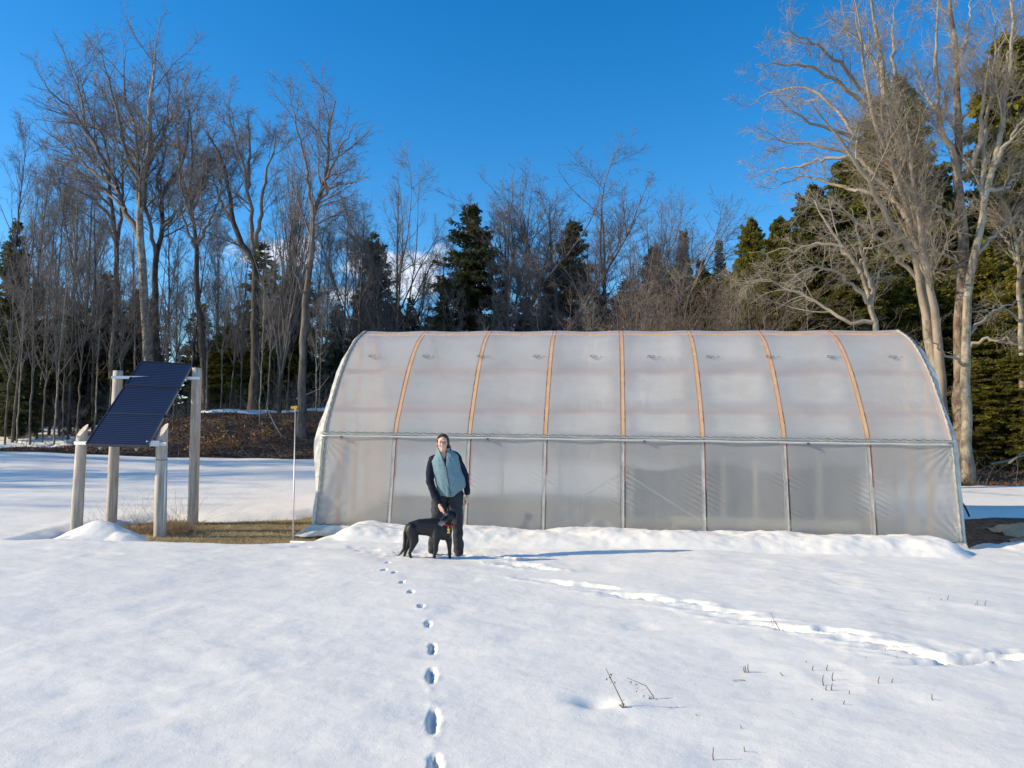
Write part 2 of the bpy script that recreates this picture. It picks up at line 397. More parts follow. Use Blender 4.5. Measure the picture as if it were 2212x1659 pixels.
def axis(parts):
    out = []
    for a, b, s in parts: out += list(np.arange(a, b, s))
    return np.array(out)
def grid_obj(name, xs, ys, zf, mat, cut=None, attr=None):
    X, Y = np.meshgrid(xs, ys); Z = zf(X, Y)
    V = np.stack([X, Y, Z], -1).reshape(-1, 3); nx, ny = len(xs), len(ys)
    i = (np.arange(ny - 1)[:, None] * nx + np.arange(nx - 1)[None, :]).ravel()
    Fc = np.stack([i, i + 1, i + nx + 1, i + nx], 1)
    if cut is not None:
        keep = cut(X, Y, Z).reshape(-1); k = keep[Fc].any(1); Fc = Fc[k]
        used = np.zeros(len(V), bool); used[Fc.ravel()] = True; idx = np.cumsum(used) - 1; V = V[used]; Fc = idx[Fc]
    me = mesh_from(name, V, Fc, True)
    if attr is not None:
        a = me.attributes.new('cover', 'FLOAT', 'POINT'); a.data.foreach_set('value', attr(V[:, 0], V[:, 1]).astype(np.float32))
    return link(name, me, mat)
def cover(x, y):
    c = np.where(y > 19, .5, 0.0)
    c = np.where((x > 5.5) & (y < 19), 1.0, c)
    c = np.where((poly_sd(x, y, bareG) < .3), .0, c)
    return np.clip(c + 0 * x, 0, 1)
gx = axis([(-260, -60, 12), (-60, -24, 1.2), (-24, -12, .3), (-12, 14, .08), (14, 30, .3), (30, 60, 1.2), (60, 260, 12)])
gy = axis([(-60, 0, 3), (0, 9, .5), (9, 18, .08), (18, 34, .16), (34, 60, .8), (60, 120, 4), (120, 420, 20)])
ground = grid_obj('ground', gx, gy, H, M['ground'], attr=cover); tag(ground, kind='structure')
sx = axis([(-120, -40, 5), (-40, -20, .8), (-20, -8, .12), (-8, -1.9, .035), (-1.9, .1, .018), (.1, 9.5, .03), (9.5, 20, .12), (20, 40, .8), (40, 120, 5)])
sy = axis([(-40, 0, 2), (0, 2.6, .1), (2.6, 7, .028), (7, 13.4, .034), (13.4, 20, .09), (20, 34, .14), (34, 60, .6), (60, 120, 4)])
_cache = {}
def snowz(x, y):
    t = T(x, y); _cache['t'] = t; return H(x, y) + t
snow = grid_obj('snow', sx, sy, snowz, M['snow'], cut=lambda X, Y, Z: _cache['t'] > -.012); tag(snow, kind='structure')
def SZ(x, y):
    t = float(T(np.array([x]), np.array([y]))[0]); return float(H(x, y)) + max(t, 0)

# ------------------------------------------------------------------ trees
def tubes(Pt, Rd, sides):
    """Pt (N,K,3) Rd (N,K) -> verts, quads"""
    Nn, K, _ = Pt.shape
    Tn = np.gradient(Pt, axis=1); Tn /= np.linalg.norm(Tn, axis=2, keepdims=True) + 1e-9
    ref = np.where(np.abs(Tn[:, :1, 2:3]) > .8, np.array([[[1., 0, 0]]]), np.array([[[0, 0, 1.]]]))
    U = np.cross(Tn, ref); U /= np.linalg.norm(U, axis=2, keepdims=True) + 1e-9; W = np.cross(Tn, U)
    a = np.arange(sides) * 2 * np.pi / sides
    V = Pt[:, :, None, :] + Rd[:, :, None, None] * (U[:, :, None, :] * np.cos(a)[None, None, :, None] + W[:, :, None, :] * np.sin(a)[None, None, :, None])
    idx = np.arange(Nn * K * sides).reshape(Nn, K, sides); nx = np.roll(idx, -1, axis=2)
    Fc = np.stack([idx[:, :-1], nx[:, :-1], nx[:, 1:], idx[:, 1:]], -1).reshape(-1, 4)
    return V.reshape(-1, 3), Fc
def cat(parts):
    Vs, Fs, n = [], [], 0
    for V, Fc in parts: Vs.append(V); Fs.append(Fc + n); n += len(V)
    return np.concatenate(Vs), np.concatenate(Fs)
def grow(rng, O, D, L, r0, r1, K, wig, up):
    Nn = len(O); pts = np.zeros((Nn, K, 3)); pts[:, 0] = O; d = D / (np.linalg.norm(D, axis=1, keepdims=True) + 1e-9)
    for k in range(1, K):
        d = d + wig * rng.normal(size=(Nn, 3)) + np.array([0, 0, up]); d /= np.linalg.norm(d, axis=1, keepdims=True)
        pts[:, k] = pts[:, k - 1] + d * (L / (K - 1))[:, None]
    t = np.linspace(0, 1, K)[None, :]
    return pts, r0[:, None] * (1 - t) + r1 * t
def spawn(rng, Pt, Rd, n, t0, t1, ang, lenf, rf, rmin, K, wig, up, Llim=None, taper=.6):
    Nn, Kp, _ = Pt.shape; Lp = np.linalg.norm(np.diff(Pt, axis=1), axis=2).sum(1)
    par = rng.choice(Nn, n, p=Lp / Lp.sum()); t = t0 + (t1 - t0) * rng.random(n)
    s = t * (Kp - 1); k = np.minimum(s.astype(int), Kp - 2); f = (s - k)[:, None]
    O = Pt[par, k] * (1 - f) + Pt[par, k + 1] * f; Tn = Pt[par, k + 1] - Pt[par, k]; Tn /= np.linalg.norm(Tn, axis=1, keepdims=True) + 1e-9
    rp = Rd[par, k] * (1 - f[:, 0]) + Rd[par, k + 1] * f[:, 0]
    rv = rng.normal(size=(n, 3)); rv -= Tn * (rv * Tn).sum(1, keepdims=True); rv /= np.linalg.norm(rv, axis=1, keepdims=True) + 1e-9
    A = np.radians(rng.uniform(ang[0], ang[1], n))[:, None]
    D = Tn * np.cos(A) + rv * np.sin(A)
    L = Lp[par] * lenf * (1 - taper * t) * rng.uniform(.6, 1.25, n)
    if Llim: L = np.clip(L, Llim[0], Llim[1])
    r0 = np.maximum(np.minimum(rp * rf, L * .0095 + .002), rmin)
    return grow(rng, O, D, L, r0, rmin * .7, K, wig, up)
def resample(pts, K):
    p = np.array([tuple(q) for q in pts], float)
    # Catmull-Rom through the points
    e = np.vstack([2 * p[0] - p[1], p, 2 * p[-1] - p[-2]]); out = []
    for i in range(1, len(e) - 2):
        for t in np.linspace(0, 1, 12, endpoint=False):
            a, b, c, d = e[i - 1], e[i], e[i + 1], e[i + 2]
            out.append(.5 * (2 * b + (c - a) * t + (2 * a - 5 * b + 4 * c - d) * t * t + (3 * b - a - 3 * c + d) * t ** 3))
    out.append(p[-1]); out = np.array(out); s = np.concatenate([[0], np.cumsum(np.linalg.norm(np.diff(out, axis=0), axis=1))])
    q = np.linspace(0, s[-1], K); return np.stack([np.interp(q, s, out[:, j]) for j in range(3)], 1)
def bare_crown(rng, parts, Pt, Rd, n1, n2, n3, rmin, up=.05, ang=(25, 55), l1=.5, wig=.12, trunkP=None, trunkR=None, tt=(.35, 1), n4=0):
    a, ar = spawn(rng, Pt, Rd, n1, .25, 1, ang, l1, .6, rmin * 1.6, 9, wig, up)
    if trunkP is not None:
        b, br = spawn(rng, trunkP, trunkR, max(6, n1 // 3), tt[0], tt[1], ang, l1 * .55, .45, rmin * 1.6, 9, wig, up)
        a = np.concatenate([a, b]); ar = np.concatenate([ar, br])
    parts.append(tubes(a, ar, 4))
    c, cr = spawn(rng, a, ar, n2, .15, 1, (25, 60), .42, .6, rmin, 6, wig * 1.1, up, (.35, 2.6)); parts.append(tubes(c, cr, 3))
    d, dr = spawn(rng, c, cr, n3, .1, 1, (25, 65), .45, .7, rmin * .75, 4, wig * 1.2, up * .8, (.22, 1.2), .4); parts.append(tubes(d, dr, 3))
    if n4:
        e, er = spawn(rng, d, dr, n4, .1, 1, (25, 60), .5, .7, rmin * .6, 3, wig, up * .8, (.15, .6), .4); parts.append(tubes(e, er, 3))

def guided_tree(name, Y, conv, lines, r_base, n, rmin, bk, tw, label, seed, spread=2.0, up=.05, group=None, tall_r=None, cat_='tree', ang=(25, 55), l1=.5, n4=0):
    """first line = trunk, others = limbs; picture points are laid out at a real distance with real depth in the limbs"""
    rng = np.random.default_rng(seed)
    def cv(q, dy): return P(q[0] * conv[0] + conv[1], q[1] * conv[2] + conv[3], Y + dy)
    tr = [cv(q, 0) for q in lines[0][0]]
    g = tr[0]; base = Vector((g.x, g.y, float(H(g.x, g.y)) - .15)); 
    if tr[0].z > base.z: tr.insert(0, Vector((tr[0].x, tr[0].y, base.z)))
    else: tr[0] = base.copy()
    org = np.array(base)
    tp = resample(tr, 26) - org; tp[1:-1] += rng.normal(0, .02, (24, 3)) * np.array([1, 1, .2])
    t = np.linspace(0, 1, 26); trr = r_base * ((1 - t) ** .8 * (1 - lines[0][1]) + lines[0][1]) * (1 + .35 * np.exp(-t * 26 / 1.2))
    root = empty(name, base); tag(root, label, cat_, group)
    V, Fc = tubes(tp[None], trr[None], 10)
    link('trunk', mesh_from('trunk', V, Fc, True), bk, root)
    LP, LR, parts = [], [], []
    for ln, r0 in lines[1:]:
        sgn = rng.choice([-1, 1]) * rng.uniform(.4, 1) * spread
        j = int(np.argmin([(Vector(tp[k]) + base - cv(ln[0], 0)).length for k in range(26)])); 
        q = [cv(p, sgn * i / (len(ln) - 1)) for i, p in enumerate(ln)]
        lp = resample(q, 18) - org; lp[1:] += rng.normal(0, .035, (17, 3)); LP.append(lp)
        rr = min(r0, trr[j] * .8); LR.append(rr * (1 - np.linspace(0, 1, 18)) ** .85 + rmin * 1.5)
    # thin top of the trunk also carries branches
    LP.append(resample([Vector(x) for x in tp[10:]], 18)); LR.append(np.interp(np.linspace(10, 25, 18), range(26), trr))
    LP, LR = np.array(LP), np.array(LR)
    if len(LP) > 1: parts.append(tubes(LP[:-1], LR[:-1], 7))
    bare_crown(rng, parts, LP, LR, n[0], n[1], n[2], rmin, up, ang, l1, n4=n4)
    V, Fc = cat(parts); link('crown', mesh_from('crown', V, Fc, True), tw, root)
    return root

def proto_bare(seed, h, r, n, rmin, kind='wood', bk=None, tw=None):
    rng = np.random.default_rng(seed)
    root = empty('bare_tree')
    lean = rng.normal(0, .035, 2); K = 22; z = np.linspace(0, 1, K)
    tp = np.stack([lean[0] * h * z + .009 * h * np.sin(z * 5 + seed) * z, lean[1] * h * z + .006 * h * np.cos(z * 4 + seed), h * z - .15], 1)
    tp[1:] += rng.normal(0, .018, (K - 1, 3)) * np.array([1, 1, .1]); trr = r * (1 - z) ** .75 + rmin * 1.5
    V, Fc = tubes(tp[None], trr[None], 8); link('trunk', mesh_from('trunk', V, Fc, True), bk, root)
    parts = []
    if kind == 'broom':
        a, ar = spawn(rng, tp[None], trr[None], n[0] // 2, .15, .8, (8, 22), .6, .6, rmin * 2, 12, .05, .06, None, .5)
    elif kind == 'spread':
        a, ar = spawn(rng, tp[None], trr[None], 9, .22, .6, (22, 48), .75, .7, rmin * 2, 12, .07, .05, None, .35)
    elif kind == 'shrub':
        O = np.zeros((n[0] // 3, 3)) + rng.normal(0, .25, (n[0] // 3, 3)) * np.array([1, 1, 0]); D = np.stack([rng.normal(0, .6, len(O)), rng.normal(0, .6, len(O)), np.ones(len(O))], 1)
        a, ar = grow(rng, O, D, h * rng.uniform(.6, 1.25, len(O)), np.full(len(O), r), rmin, 12, .13, -.02)
    else:
        a, ar = spawn(rng, tp[None], trr[None], 18, .34, .97, (16, 40), .40, .6, rmin * 2, 10, .06, .08, None, .7)
    parts.append(tubes(a, ar, 5))
    bare_crown(rng, parts, a, ar, n[0], n[1], n[2], rmin, .05 if kind != 'shrub' else .0, (22, 50), .45, .11, tp[None], trr[None], (.4, 1))
    V, Fc = cat(parts); link('crown', mesh_from('crown', V, Fc, True), tw, root)
    return root

def conifer_mesh(seed, h, rad, nb, npm, leaf, droop=-.03, base=.08, shape=.8, ragged=.3, flat=.95):
    """returns (trunk V,F) (wood V,F) (needles V,F)"""
    rng = np.random.default_rng(seed)
    K = 14; z = np.linspace(0, 1, K); tp = np.stack([.02 * h * np.sin(z * 3 + seed), .015 * h * np.cos(z * 4 + seed) - .015 * h, z * h - .15], 1); trr = .016 * h * (1 - z) + .012
    trunk = tubes(tp[None], trr[None], 8)
    zz = base + (1 - base) * rng.random(nb) ** 1.15; az = rng.random(nb) * 2 * np.pi
    clump = 1 + ragged * .35 * np.sin(zz * h * 1.9 + seed) * np.cos(az * 2 + zz * 9 + seed) + ragged * 1.1 * rng.normal(0, .6, nb)
    L = np.maximum(rad * ((1 - zz) ** shape + .03) * np.clip(clump, .25, 1.7), .18)
    L *= sstep(base - .02, base + .12, zz) * .5 + .5
    O = np.stack([np.interp(zz, z, tp[:, 0]), np.interp(zz, z, tp[:, 1]), zz * h - .15], 1)
    elev = .55 * zz - .12 + rng.normal(0, .12, nb)
    D = np.stack([np.cos(az) * np.cos(elev), np.sin(az) * np.cos(elev), np.sin(elev)], 1)
    bp, br = grow(rng, O, D, L, .008 + L * .009, .003, 6, .07, droop)
    wood_ = tubes(bp, br, 3)
    n = int(L.sum() * npm); par = rng.choice(nb, n, p=L / L.sum()); t = rng.random(n) ** .75; s = t * 5; k = np.minimum(s.astype(int), 4); f = (s - k)[:, None]
    Q = bp[par, k] * (1 - f) + bp[par, k + 1] * f; Tn = bp[par, k + 1] - bp[par, k]; Tn /= np.linalg.norm(Tn, axis=1, keepdims=True)
    side = np.cross(Tn, np.array([0, 0, 1.])); side /= np.linalg.norm(side, axis=1, keepdims=True) + 1e-9
    wdt = np.minimum(L[par] * .32, .75) * (1 - t * .55)
    off = rng.uniform(-1, 1, n)
    Q = Q + side * (off * wdt)[:, None] + Tn * (np.abs(off) * wdt * .55)[:, None] + rng.normal(0, 1, (n, 3)) * np.array([.03, .03, .05]) - np.array([0, 0, 1.]) * (np.abs(off) * wdt * .22)[:, None]
    sg = np.sign(off)[:, None]
    d = Tn * rng.uniform(.3, 1, (n, 1)) + side * sg * rng.uniform(.2, .9, (n, 1)) + rng.normal(0, .25, (n, 3)) - np.array([0, 0, .25]); d /= np.linalg.norm(d, axis=1, keepdims=True)
    up = np.array([0, 0, 1.]) + rng.normal(0, flat, (n, 3)); x = np.cross(d, up); x /= np.linalg.norm(x, axis=1, keepdims=True) + 1e-9
    ll = leaf * rng.uniform(.6, 1.4, (n, 1)); ww = ll * rng.uniform(.16, .30, (n, 1))
    V = np.stack([Q - d * ll * .1, Q + d * ll * .45 + x * ww, Q + d * ll, Q + d * ll * .45 - x * ww], 1).reshape(-1, 3)
    Fc = np.arange(n * 4).reshape(-1, 4)
    return trunk, wood_, (V, Fc)
def proto_conifer(name, mat, **kw):
    tr, wo_, lf = conifer_mesh(**kw); root = empty(name)
    link('trunk', mesh_from('trunk', *tr, True), M['bark_dark'], root)
    me = mesh_from('crown', *cat([wo_, lf])); me.materials.append(M['bark_dark']); me.materials.append(mat)
    mi = np.ones(len(me.polygons), np.int32); mi[:len(wo_[1])] = 0; me.polygons.foreach_set('material_index', mi)
    o = bpy.data.objects.new('crown', me); COL.objects.link(o); o.parent = root
    return root
_first = set()
def place(proto, x, y, s, rz, label, cat_, group=None, sxy=None, dz=0):
    if proto.name in _first: r = copy_tree(proto)
    else: _first.add(proto.name); r = proto
    r.location = (x, y, float(H(x, y)) + dz); r.rotation_euler = (0, 0, rz); r.scale = (sxy or s, sxy or s, s)
    for k in ('label', 'category', 'group'):
        if k in r: del r[k]
    tag(r, label, cat_, group); return r
def base_at(px, Y): return (px - 1106) / F * Y * 1.0
def height_to(px, py, Y):
    x = base_at(px, Y); return P(px, py, Y).z - float(H(x, Y))

# crop-to-picture conversions used when the limbs were read off the photograph
cL = (.4532, 0, .4532, 44.2); cR = (.4802, 1548.4, .4802, 0); cM = (.44, 663.6, .44, 353.9)
guided_tree('bare_tree', 36, cL, [([(712, 2010), (705, 1620), (690, 1300), (680, 1180), (670, 1080), (665, 950), (680, 780), (695, 700), (715, 560), (712, 400), (735, 250), (742, 110)], .1),
    ([(670, 1080), (640, 980), (590, 900), (560, 800), (500, 680), (430, 560), (400, 470), (370, 300), (330, 170)], .16), ([(500, 680), (420, 540), (330, 420), (250, 350), (190, 260)], .09),
    ([(672, 760), (600, 620), (560, 450), (520, 300), (480, 130)], .12), ([(665, 950), (655, 700), (640, 520), (590, 330), (600, 120)], .13), ([(675, 780), (640, 640), (500, 530), (320, 440), (180, 330)], .10),
    ([(560, 800), (440, 720), (300, 590), (170, 500)], .08), ([(690, 700), (760, 600), (800, 440), (800, 250)], .09), ([(600, 900), (480, 800), (330, 700), (200, 640)], .07)],
    .27, (110, 1300, 7500), .006, M['bark_birch'], M['twig'], 'tallest tree on the left, pale grey trunk forking into a wide bare fan', 11, 3.0)
guided_tree('bare_tree', 37.5, cL, [([(748, 2010), (745, 1620), (740, 1300), (745, 1100), (775, 1000), (770, 850), (800, 770), (870, 680), (895, 560), (905, 440)], .1),
    ([(742, 1120), (710, 950), (690, 830), (720, 600), (700, 420)], .16), ([(770, 850), (745, 760), (790, 640), (780, 500), (840, 360)], .12), ([(860, 700), (850, 560), (820, 430)], .07), ([(770, 1000), (850, 900), (900, 800), (930, 640)], .10)],
    .22, (70, 900, 5200), .006, M['bark_dark'], M['twig'], 'dark bare tree close against the right of the tallest pale forked tree', 12, 2.5)
guided_tree('bare_tree', 38.5, cL, [([(530, 2010), (535, 1620), (550, 1400), (555, 1100), (540, 950), (520, 800), (515, 650), (480, 520), (400, 400)], .1),
    ([(556, 1100), (578, 900), (585, 700), (600, 450)], .13), ([(540, 950), (450, 860), (350, 800), (220, 740)], .08), ([(520, 780), (420, 640), (300, 560), (200, 560)], .07)],
    .19, (60, 800, 4600), .006, M['bark'], M['twig'], 'bare tree with twin upright stems just left of the tallest forked tree', 13, 2.5)
guided_tree('bare_tree', 34, cL, [([(985, 1960), (970, 1640), (960, 1450), (940, 1300), (935, 1100), (925, 980), (905, 850), (920, 650), (900, 420)], .1),
    ([(935, 1080), (1000, 960), (1040, 860), (1060, 740)], .09), ([(925, 980), (885, 860), (860, 760), (850, 600)], .08), ([(930, 1080), (860, 900), (880, 760)], .07), ([(920, 900), (980, 760), (990, 600)], .07)],
    .17, (60, 700, 4300), .0058, M['bark_dark'], M['twig'], 'slim dark bare tree above the right log post of the solar panels', 14, 1.6)
guided_tree('bare_tree', 33, cL, [([(1210, 1810), (1215, 1640), (1215, 1400), (1215, 1200), (1200, 1120), (1160, 1080), (1110, 960), (1090, 800), (1050, 650), (985, 530)], .12),
    ([(1205, 1120), (1200, 950), (1160, 700), (1110, 550), (1090, 400)], .15), ([(1208, 1090), (1240, 950), (1260, 780), (1310, 600), (1320, 490)], .13), ([(1110, 960), (1060, 880), (1020, 760), (1000, 640)], .07), ([(1180, 800), (1190, 600), (1180, 420)], .07)],
    .22, (70, 900, 5600), .0058, M['bark_dark'], M['twig'], 'bare tree standing on the leafy bank, low U-shaped fork in its thick trunk', 15, 2.2)
guided_tree('bare_tree', 28.0, cL, [([(1436, 2030), (1442, 1640), (1460, 1300), (1485, 1100), (1490, 930), (1520, 850), (1560, 700), (1560, 550), (1600, 380)], .12),
    ([(1490, 925), (1470, 800), (1455, 650), (1410, 500), (1390, 370)], .12), ([(1520, 850), (1580, 700), (1650, 560), (1700, 480)], .09), ([(1530, 845), (1600, 790), (1680, 770), (1750, 755)], .06),
    ([(1470, 1200), (1420, 1120), (1340, 1080)], .04), ([(1455, 1320), (1400, 1180), (1330, 1110)], .04), ([(1480, 1050), (1560, 980), (1640, 900)], .04)],
    .16, (50, 560, 3200), .0052, M['bark'], M['twig'], 'slender grey tree with a high narrow V fork just left of the greenhouse', 16, 1.6)
guided_tree('bare_tree', 23, cR, [([(1045, 2095), (1010, 1850), (980, 1650), (950, 1450), (900, 1100), (880, 900), (830, 700), (760, 450), (740, 250), (700, 50), (690, -90)], .12),
    ([(1015, 1880), (1000, 1680), (985, 1450), (945, 1230), (915, 1020), (880, 820), (860, 640), (850, 480)], .16),
    ([(965, 1500), (900, 1200), (850, 1100), (780, 1000), (700, 850), (600, 700), (500, 560), (420, 450)], .13), ([(930, 1250), (860, 950), (790, 750), (720, 560), (660, 300), (640, 100), (600, -60)], .16),
    ([(790, 750), (690, 650), (560, 600), (400, 540), (260, 430)], .08), ([(850, 980), (720, 800), (620, 700), (450, 650), (300, 640), (170, 610)], .08), ([(720, 520), (600, 420), (480, 330), (330, 290), (180, 290)], .08),
    ([(700, 460), (560, 300), (430, 200), (300, 110)], .08), ([(755, 450), (720, 300), (650, 180), (620, 40)], .09), ([(760, 460), (800, 330), (790, 180), (800, 20)], .08), ([(930, 1300), (800, 1140), (700, 1050), (560, 960), (400, 920)], .07),
    ([(700, 870), (560, 840), (400, 800), (240, 850)], .06), ([(600, 700), (480, 720), (320, 760), (180, 780)], .05), ([(640, 640), (520, 470), (400, 400), (250, 420), (130, 480)], .06)],
    .205, (130, 1800, 8000), .005, M['bark_lichen'], M['twig_pale'], 'big pale-barked tree at the right, its bare limbs fanning out to the left', 21, 2.6, .04, n4=4500, l1=.42)
guided_tree('bare_tree', 22.4, cR, [([(1118, 2095), (1095, 1850), (1095, 1650), (1100, 1300), (1100, 1000), (1085, 800), (1085, 500), (1080, 250), (1050, 50), (1030, -90)], .15),
    ([(1085, 800), (1040, 620), (990, 480), (990, 200), (1000, -60)], .14), ([(1100, 790), (1150, 740), (1190, 600), (1200, 420), (1230, 250)], .09), ([(1085, 250), (1130, 150), (1145, -40)], .09), ([(1082, 560), (1130, 500), (1180, 380)], .05),
    ([(1000, 520), (930, 400), (880, 290)], .05), ([(1095, 1000), (980, 930), (880, 850)], .05), ([(1100, 1180), (960, 1120), (850, 1150)], .04)],
    .22, (50, 600, 2800), .0048, M['bark_big'], M['twig_pale'], 'dark furrowed trunk right of the pale spreading tree, rising straight out of view', 22, 1.8, .06, n4=1500, l1=.38)
guided_tree('bare_tree', 21.8, cR, [([(1130, 2090), (1120, 1700), (1135, 1300), (1200, 950), (1240, 750), (1290, 500), (1330, 200), (1310, -80)], .15),
    ([(1205, 900), (1200, 650), (1240, 400), (1250, 150), (1230, -40)], .12), ([(1240, 750), (1330, 600), (1420, 480)], .09), ([(1215, 850), (1300, 840), (1400, 720)], .07), ([(1160, 1150), (1260, 1050), (1400, 900)], .06),
    ([(1290, 500), (1300, 300), (1370, 100)], .06), ([(1130, 1500), (1250, 1400), (1400, 1340)], .05), ([(1130, 1560), (1240, 1520), (1420, 1580)], .05), ([(1125, 1640), (1010, 1580), (940, 1480)], .04)],
    .15, (50, 600, 2600), .0048, M['bark_lichen'], M['twig_pale'], 'pale stem leaning right out of the furrowed trunk, its top leaving the upper right corner', 23, 1.6, .05, n4=1500, l1=.4)
guided_tree('bare_tree', 19.6, cR, [([(712, 1700), (710, 1480), (680, 1330), (640, 1200), (560, 1100), (490, 1000), (440, 900)], .15),
    ([(645, 1230), (600, 1150), (500, 1090), (380, 1110), (270, 1130), (150, 1140)], .05), ([(690, 1370), (600, 1270), (480, 1200), (380, 1230), (300, 1290)], .045), ([(700, 1330), (670, 1200), (640, 1050), (600, 930)], .05),
    ([(700, 1450), (560, 1440), (470, 1370), (350, 1310), (250, 1270), (60, 1260)], .05), ([(690, 1330), (740, 1200), (800, 1120)], .035), ([(640, 1200), (700, 1080), (690, 960)], .03)],
    .12, (45, 420, 1700), .0042, M['bark_lichen'], M['twig_pale'], 'small lichened tree arching left over the greenhouse roof toward the evergreens', 24, 1.4, .02)
guided_tree('bare_tree', 24.5, cR, [([(1372, 2060), (1375, 1600), (1360, 1300), (1350, 1100), (1320, 960), (1250, 850), (1190, 760)], .12),
    ([(1360, 1200), (1300, 1080), (1240, 1000)], .05), ([(1350, 1100), (1400, 960), (1450, 860)], .06), ([(1370, 1450), (1280, 1380), (1180, 1400)], .04)],
    .13, (40, 450, 2000), .0045, M['bark_lichen'], M['twig_pale'], 'thin lichened tree at the right edge in front of the green hemlocks', 25, 1.5, .03)

# prototypes
bw = [proto_bare(100 + i, 14, .085, (60, 640, 3200), .0055, 'wood', M['bark'] if i % 2 else M['bark_dark'], M['twig']) for i in range(4)]
bs = [proto_bare(120 + i, 15, .17, (110, 1500, 8000), .006, 'spread', M['bark'], M['twig']) for i in range(3)]
bb = [proto_bare(140 + i, 13, .13, (150, 1200, 4600), .0055, 'broom', M['bark_dark'], M['twig']) for i in range(2)]
bh = [proto_bare(160 + i, 5.5, .03, (100, 900, 3200), .005, 'shrub', M['twig_red'], M['twig_red'] if i != 1 else M['twig_pale']) for i in range(3)]
bt = [proto_bare(180 + i, 10, .048, (16, 110, 420), .005, 'wood', M['bark_lichen'] if i == 1 else M['bark'], M['twig']) for i in range(3)]
bu = proto_bare(170, 5.5, .028, (120, 1000, 3000), .005, 'shrub', M['twig'], M['twig'])
rnd = random.Random(5)
def plant(proto, h0, px, top, Y, label, cat_='tree', group=None, wf=1.0):
    h = height_to(px, top, Y) * (.90 if 13 <= h0 < 15 and px > 700 else .95 if h0 == 15 and px > 700 else 1.0); s = h / h0
    return place(proto, base_at(px, Y), Y, s, rnd.uniform(0, 6.28), label, cat_, group, s * wf)
# named mid-distance bare trees
plant(bb[0], 13, 602, 395, 31, 'dense broom-like bare tree between the U-forked tree and the slender V-forked tree', wf=.9)
plant(bw[0], 14, 737, 415, 37, 'thin bare tree directly behind the left end of the greenhouse roof')
plant(bs[0], 15, 770, 425, 44, 'rounded bare tree crown rising left of the thin dark conifer', wf=.8)
plant(bs[1], 15, 862, 365, 45, 'tall bare tree with a thin pointed top, in front of the white cloud', wf=.75)
plant(bw[2], 14, 930, 470, 46, 'bare tree hugging the left side of the broad dark conifer')
plant(bs[2], 15, 1120, 430, 46, 'pale bare tree just right of the broad dark conifer', wf=1.25)
plant(bs[0], 15, 1215, 400, 44, 'highest bare crown over the middle of the greenhouse', wf=1.45)
plant(bs[1], 15, 1300, 425, 45, 'wide bare crown to the right of the highest one over the greenhouse', wf=1.4)
plant(bs[2], 15, 1425, 455, 45, 'bare tree with raised arms above the short dark conifer', wf=.8)
plant(bb[1], 13, 1345, 520, 40, 'dense bare tree low behind the middle of the greenhouse', wf=1.3)
plant(bs[0], 15, 175, 330, 43, 'bare tree far behind the gap left of the twin-stemmed tree', wf=.7)
gl = 'thin bare tree in the left woods, %s of its kind counted from the left edge'
lst = [(8, 300, 34), (30, 370, 30), (52, 330, 37), (78, 420, 33), (104, 380, 40), (128, 455, 36), (150, 430, 30.5), (188, 470, 39), (205, 430, 34), (228, 500, 41), (270, 480, 37),
        (290, 520, 31.5), (365, 420, 40), (385, 520, 36), (402, 480, 42), (455, 500, 38), (472, 470, 43), (492, 540, 36), (512, 500, 41), (575, 560, 29.2), (588, 470, 38), (625, 520, 42), (668, 500, 40), (690, 560, 34), (700, 480, 44)]; rk = ranks([a[0] for a in lst])
for i, (px, top, Y) in enumerate(lst):
    plant(bw[i % 4], 14, px, top, Y, gl % ORD[rk[i]], 'tree', 'thin bare trees in the woods on the left', rnd.uniform(.7, 1.0))
g2 = 'slim bare tree low behind the greenhouse ridge, %s of these from the left'
lst = [(800, 480, 40), (835, 500, 38), (900, 520, 40), (985, 560, 39), (1045, 540, 41), (1085, 500, 38), (1165, 520, 40), (1255, 540, 39), (1285, 500, 42), (1395, 560, 40)]; rk = ranks([a[0] for a in lst])
for i, (px, top, Y) in enumerate(lst):
    plant(bw[(i + 1) % 4], 14, px, top, Y, g2 % ORD[rk[i]], 'tree', 'slim bare trees behind the greenhouse', rnd.uniform(.8, 1.2))
g3 = 'tangled reddish-brown shrub behind the right half of the greenhouse, %s from the left'
lst = [(1340, 655, 27), (1385, 620, 30), (1430, 610, 27), (1470, 640, 25), (1500, 595, 30), (1540, 620, 27), (1580, 610, 25), (1610, 635, 29), (1650, 635, 26), (1690, 655, 28), (1300, 665, 30), (1560, 650, 23), (1450, 660, 23)]; rk = ranks([a[0] for a in lst])
for i, (px, top, Y) in enumerate(lst):
    plant(bh[i % 3], 5.5, px, top, Y, g3 % ORD[rk[i]], 'shrub', 'tangled shrubs behind the greenhouse', 1.0)
for i, (px, top, Y) in enumerate([(2120, 900, 26), (2170, 880, 27.5), (2215, 900, 25.5)]):
    plant(bh[i % 3], 5.5, px, top, Y, 'low bare shrub under the hemlocks at the right, %s of three from the left' % ORD[i], 'shrub', 'low shrubs under the hemlocks', 1.1)
lst = [(15, 560, 28.6), (40, 640, 29.4), (66, 520, 28.9), (95, 600, 30), (118, 560, 29), (140, 640, 30.4), (168, 540, 30), (205, 600, 30.6), (232, 640, 30), (258, 560, 31), (300, 610, 31), (356, 590, 31.5), (376, 640, 28.6), (446, 620, 31.6), (478, 570, 31.2), (520, 640, 31.5), (562, 600, 28.4), (597, 660, 31.8), (622, 590, 31.4), (682, 640, 30)]; lst.sort()
for i, (px, top, Y) in enumerate(lst):
    plant(bt[i % 3], 10, px, top, Y, 'very thin pale sapling trunk at the front of the left woods, %s from the left' % ORD[i], 'tree', 'thin pale saplings at the front of the left woods', 1.0)
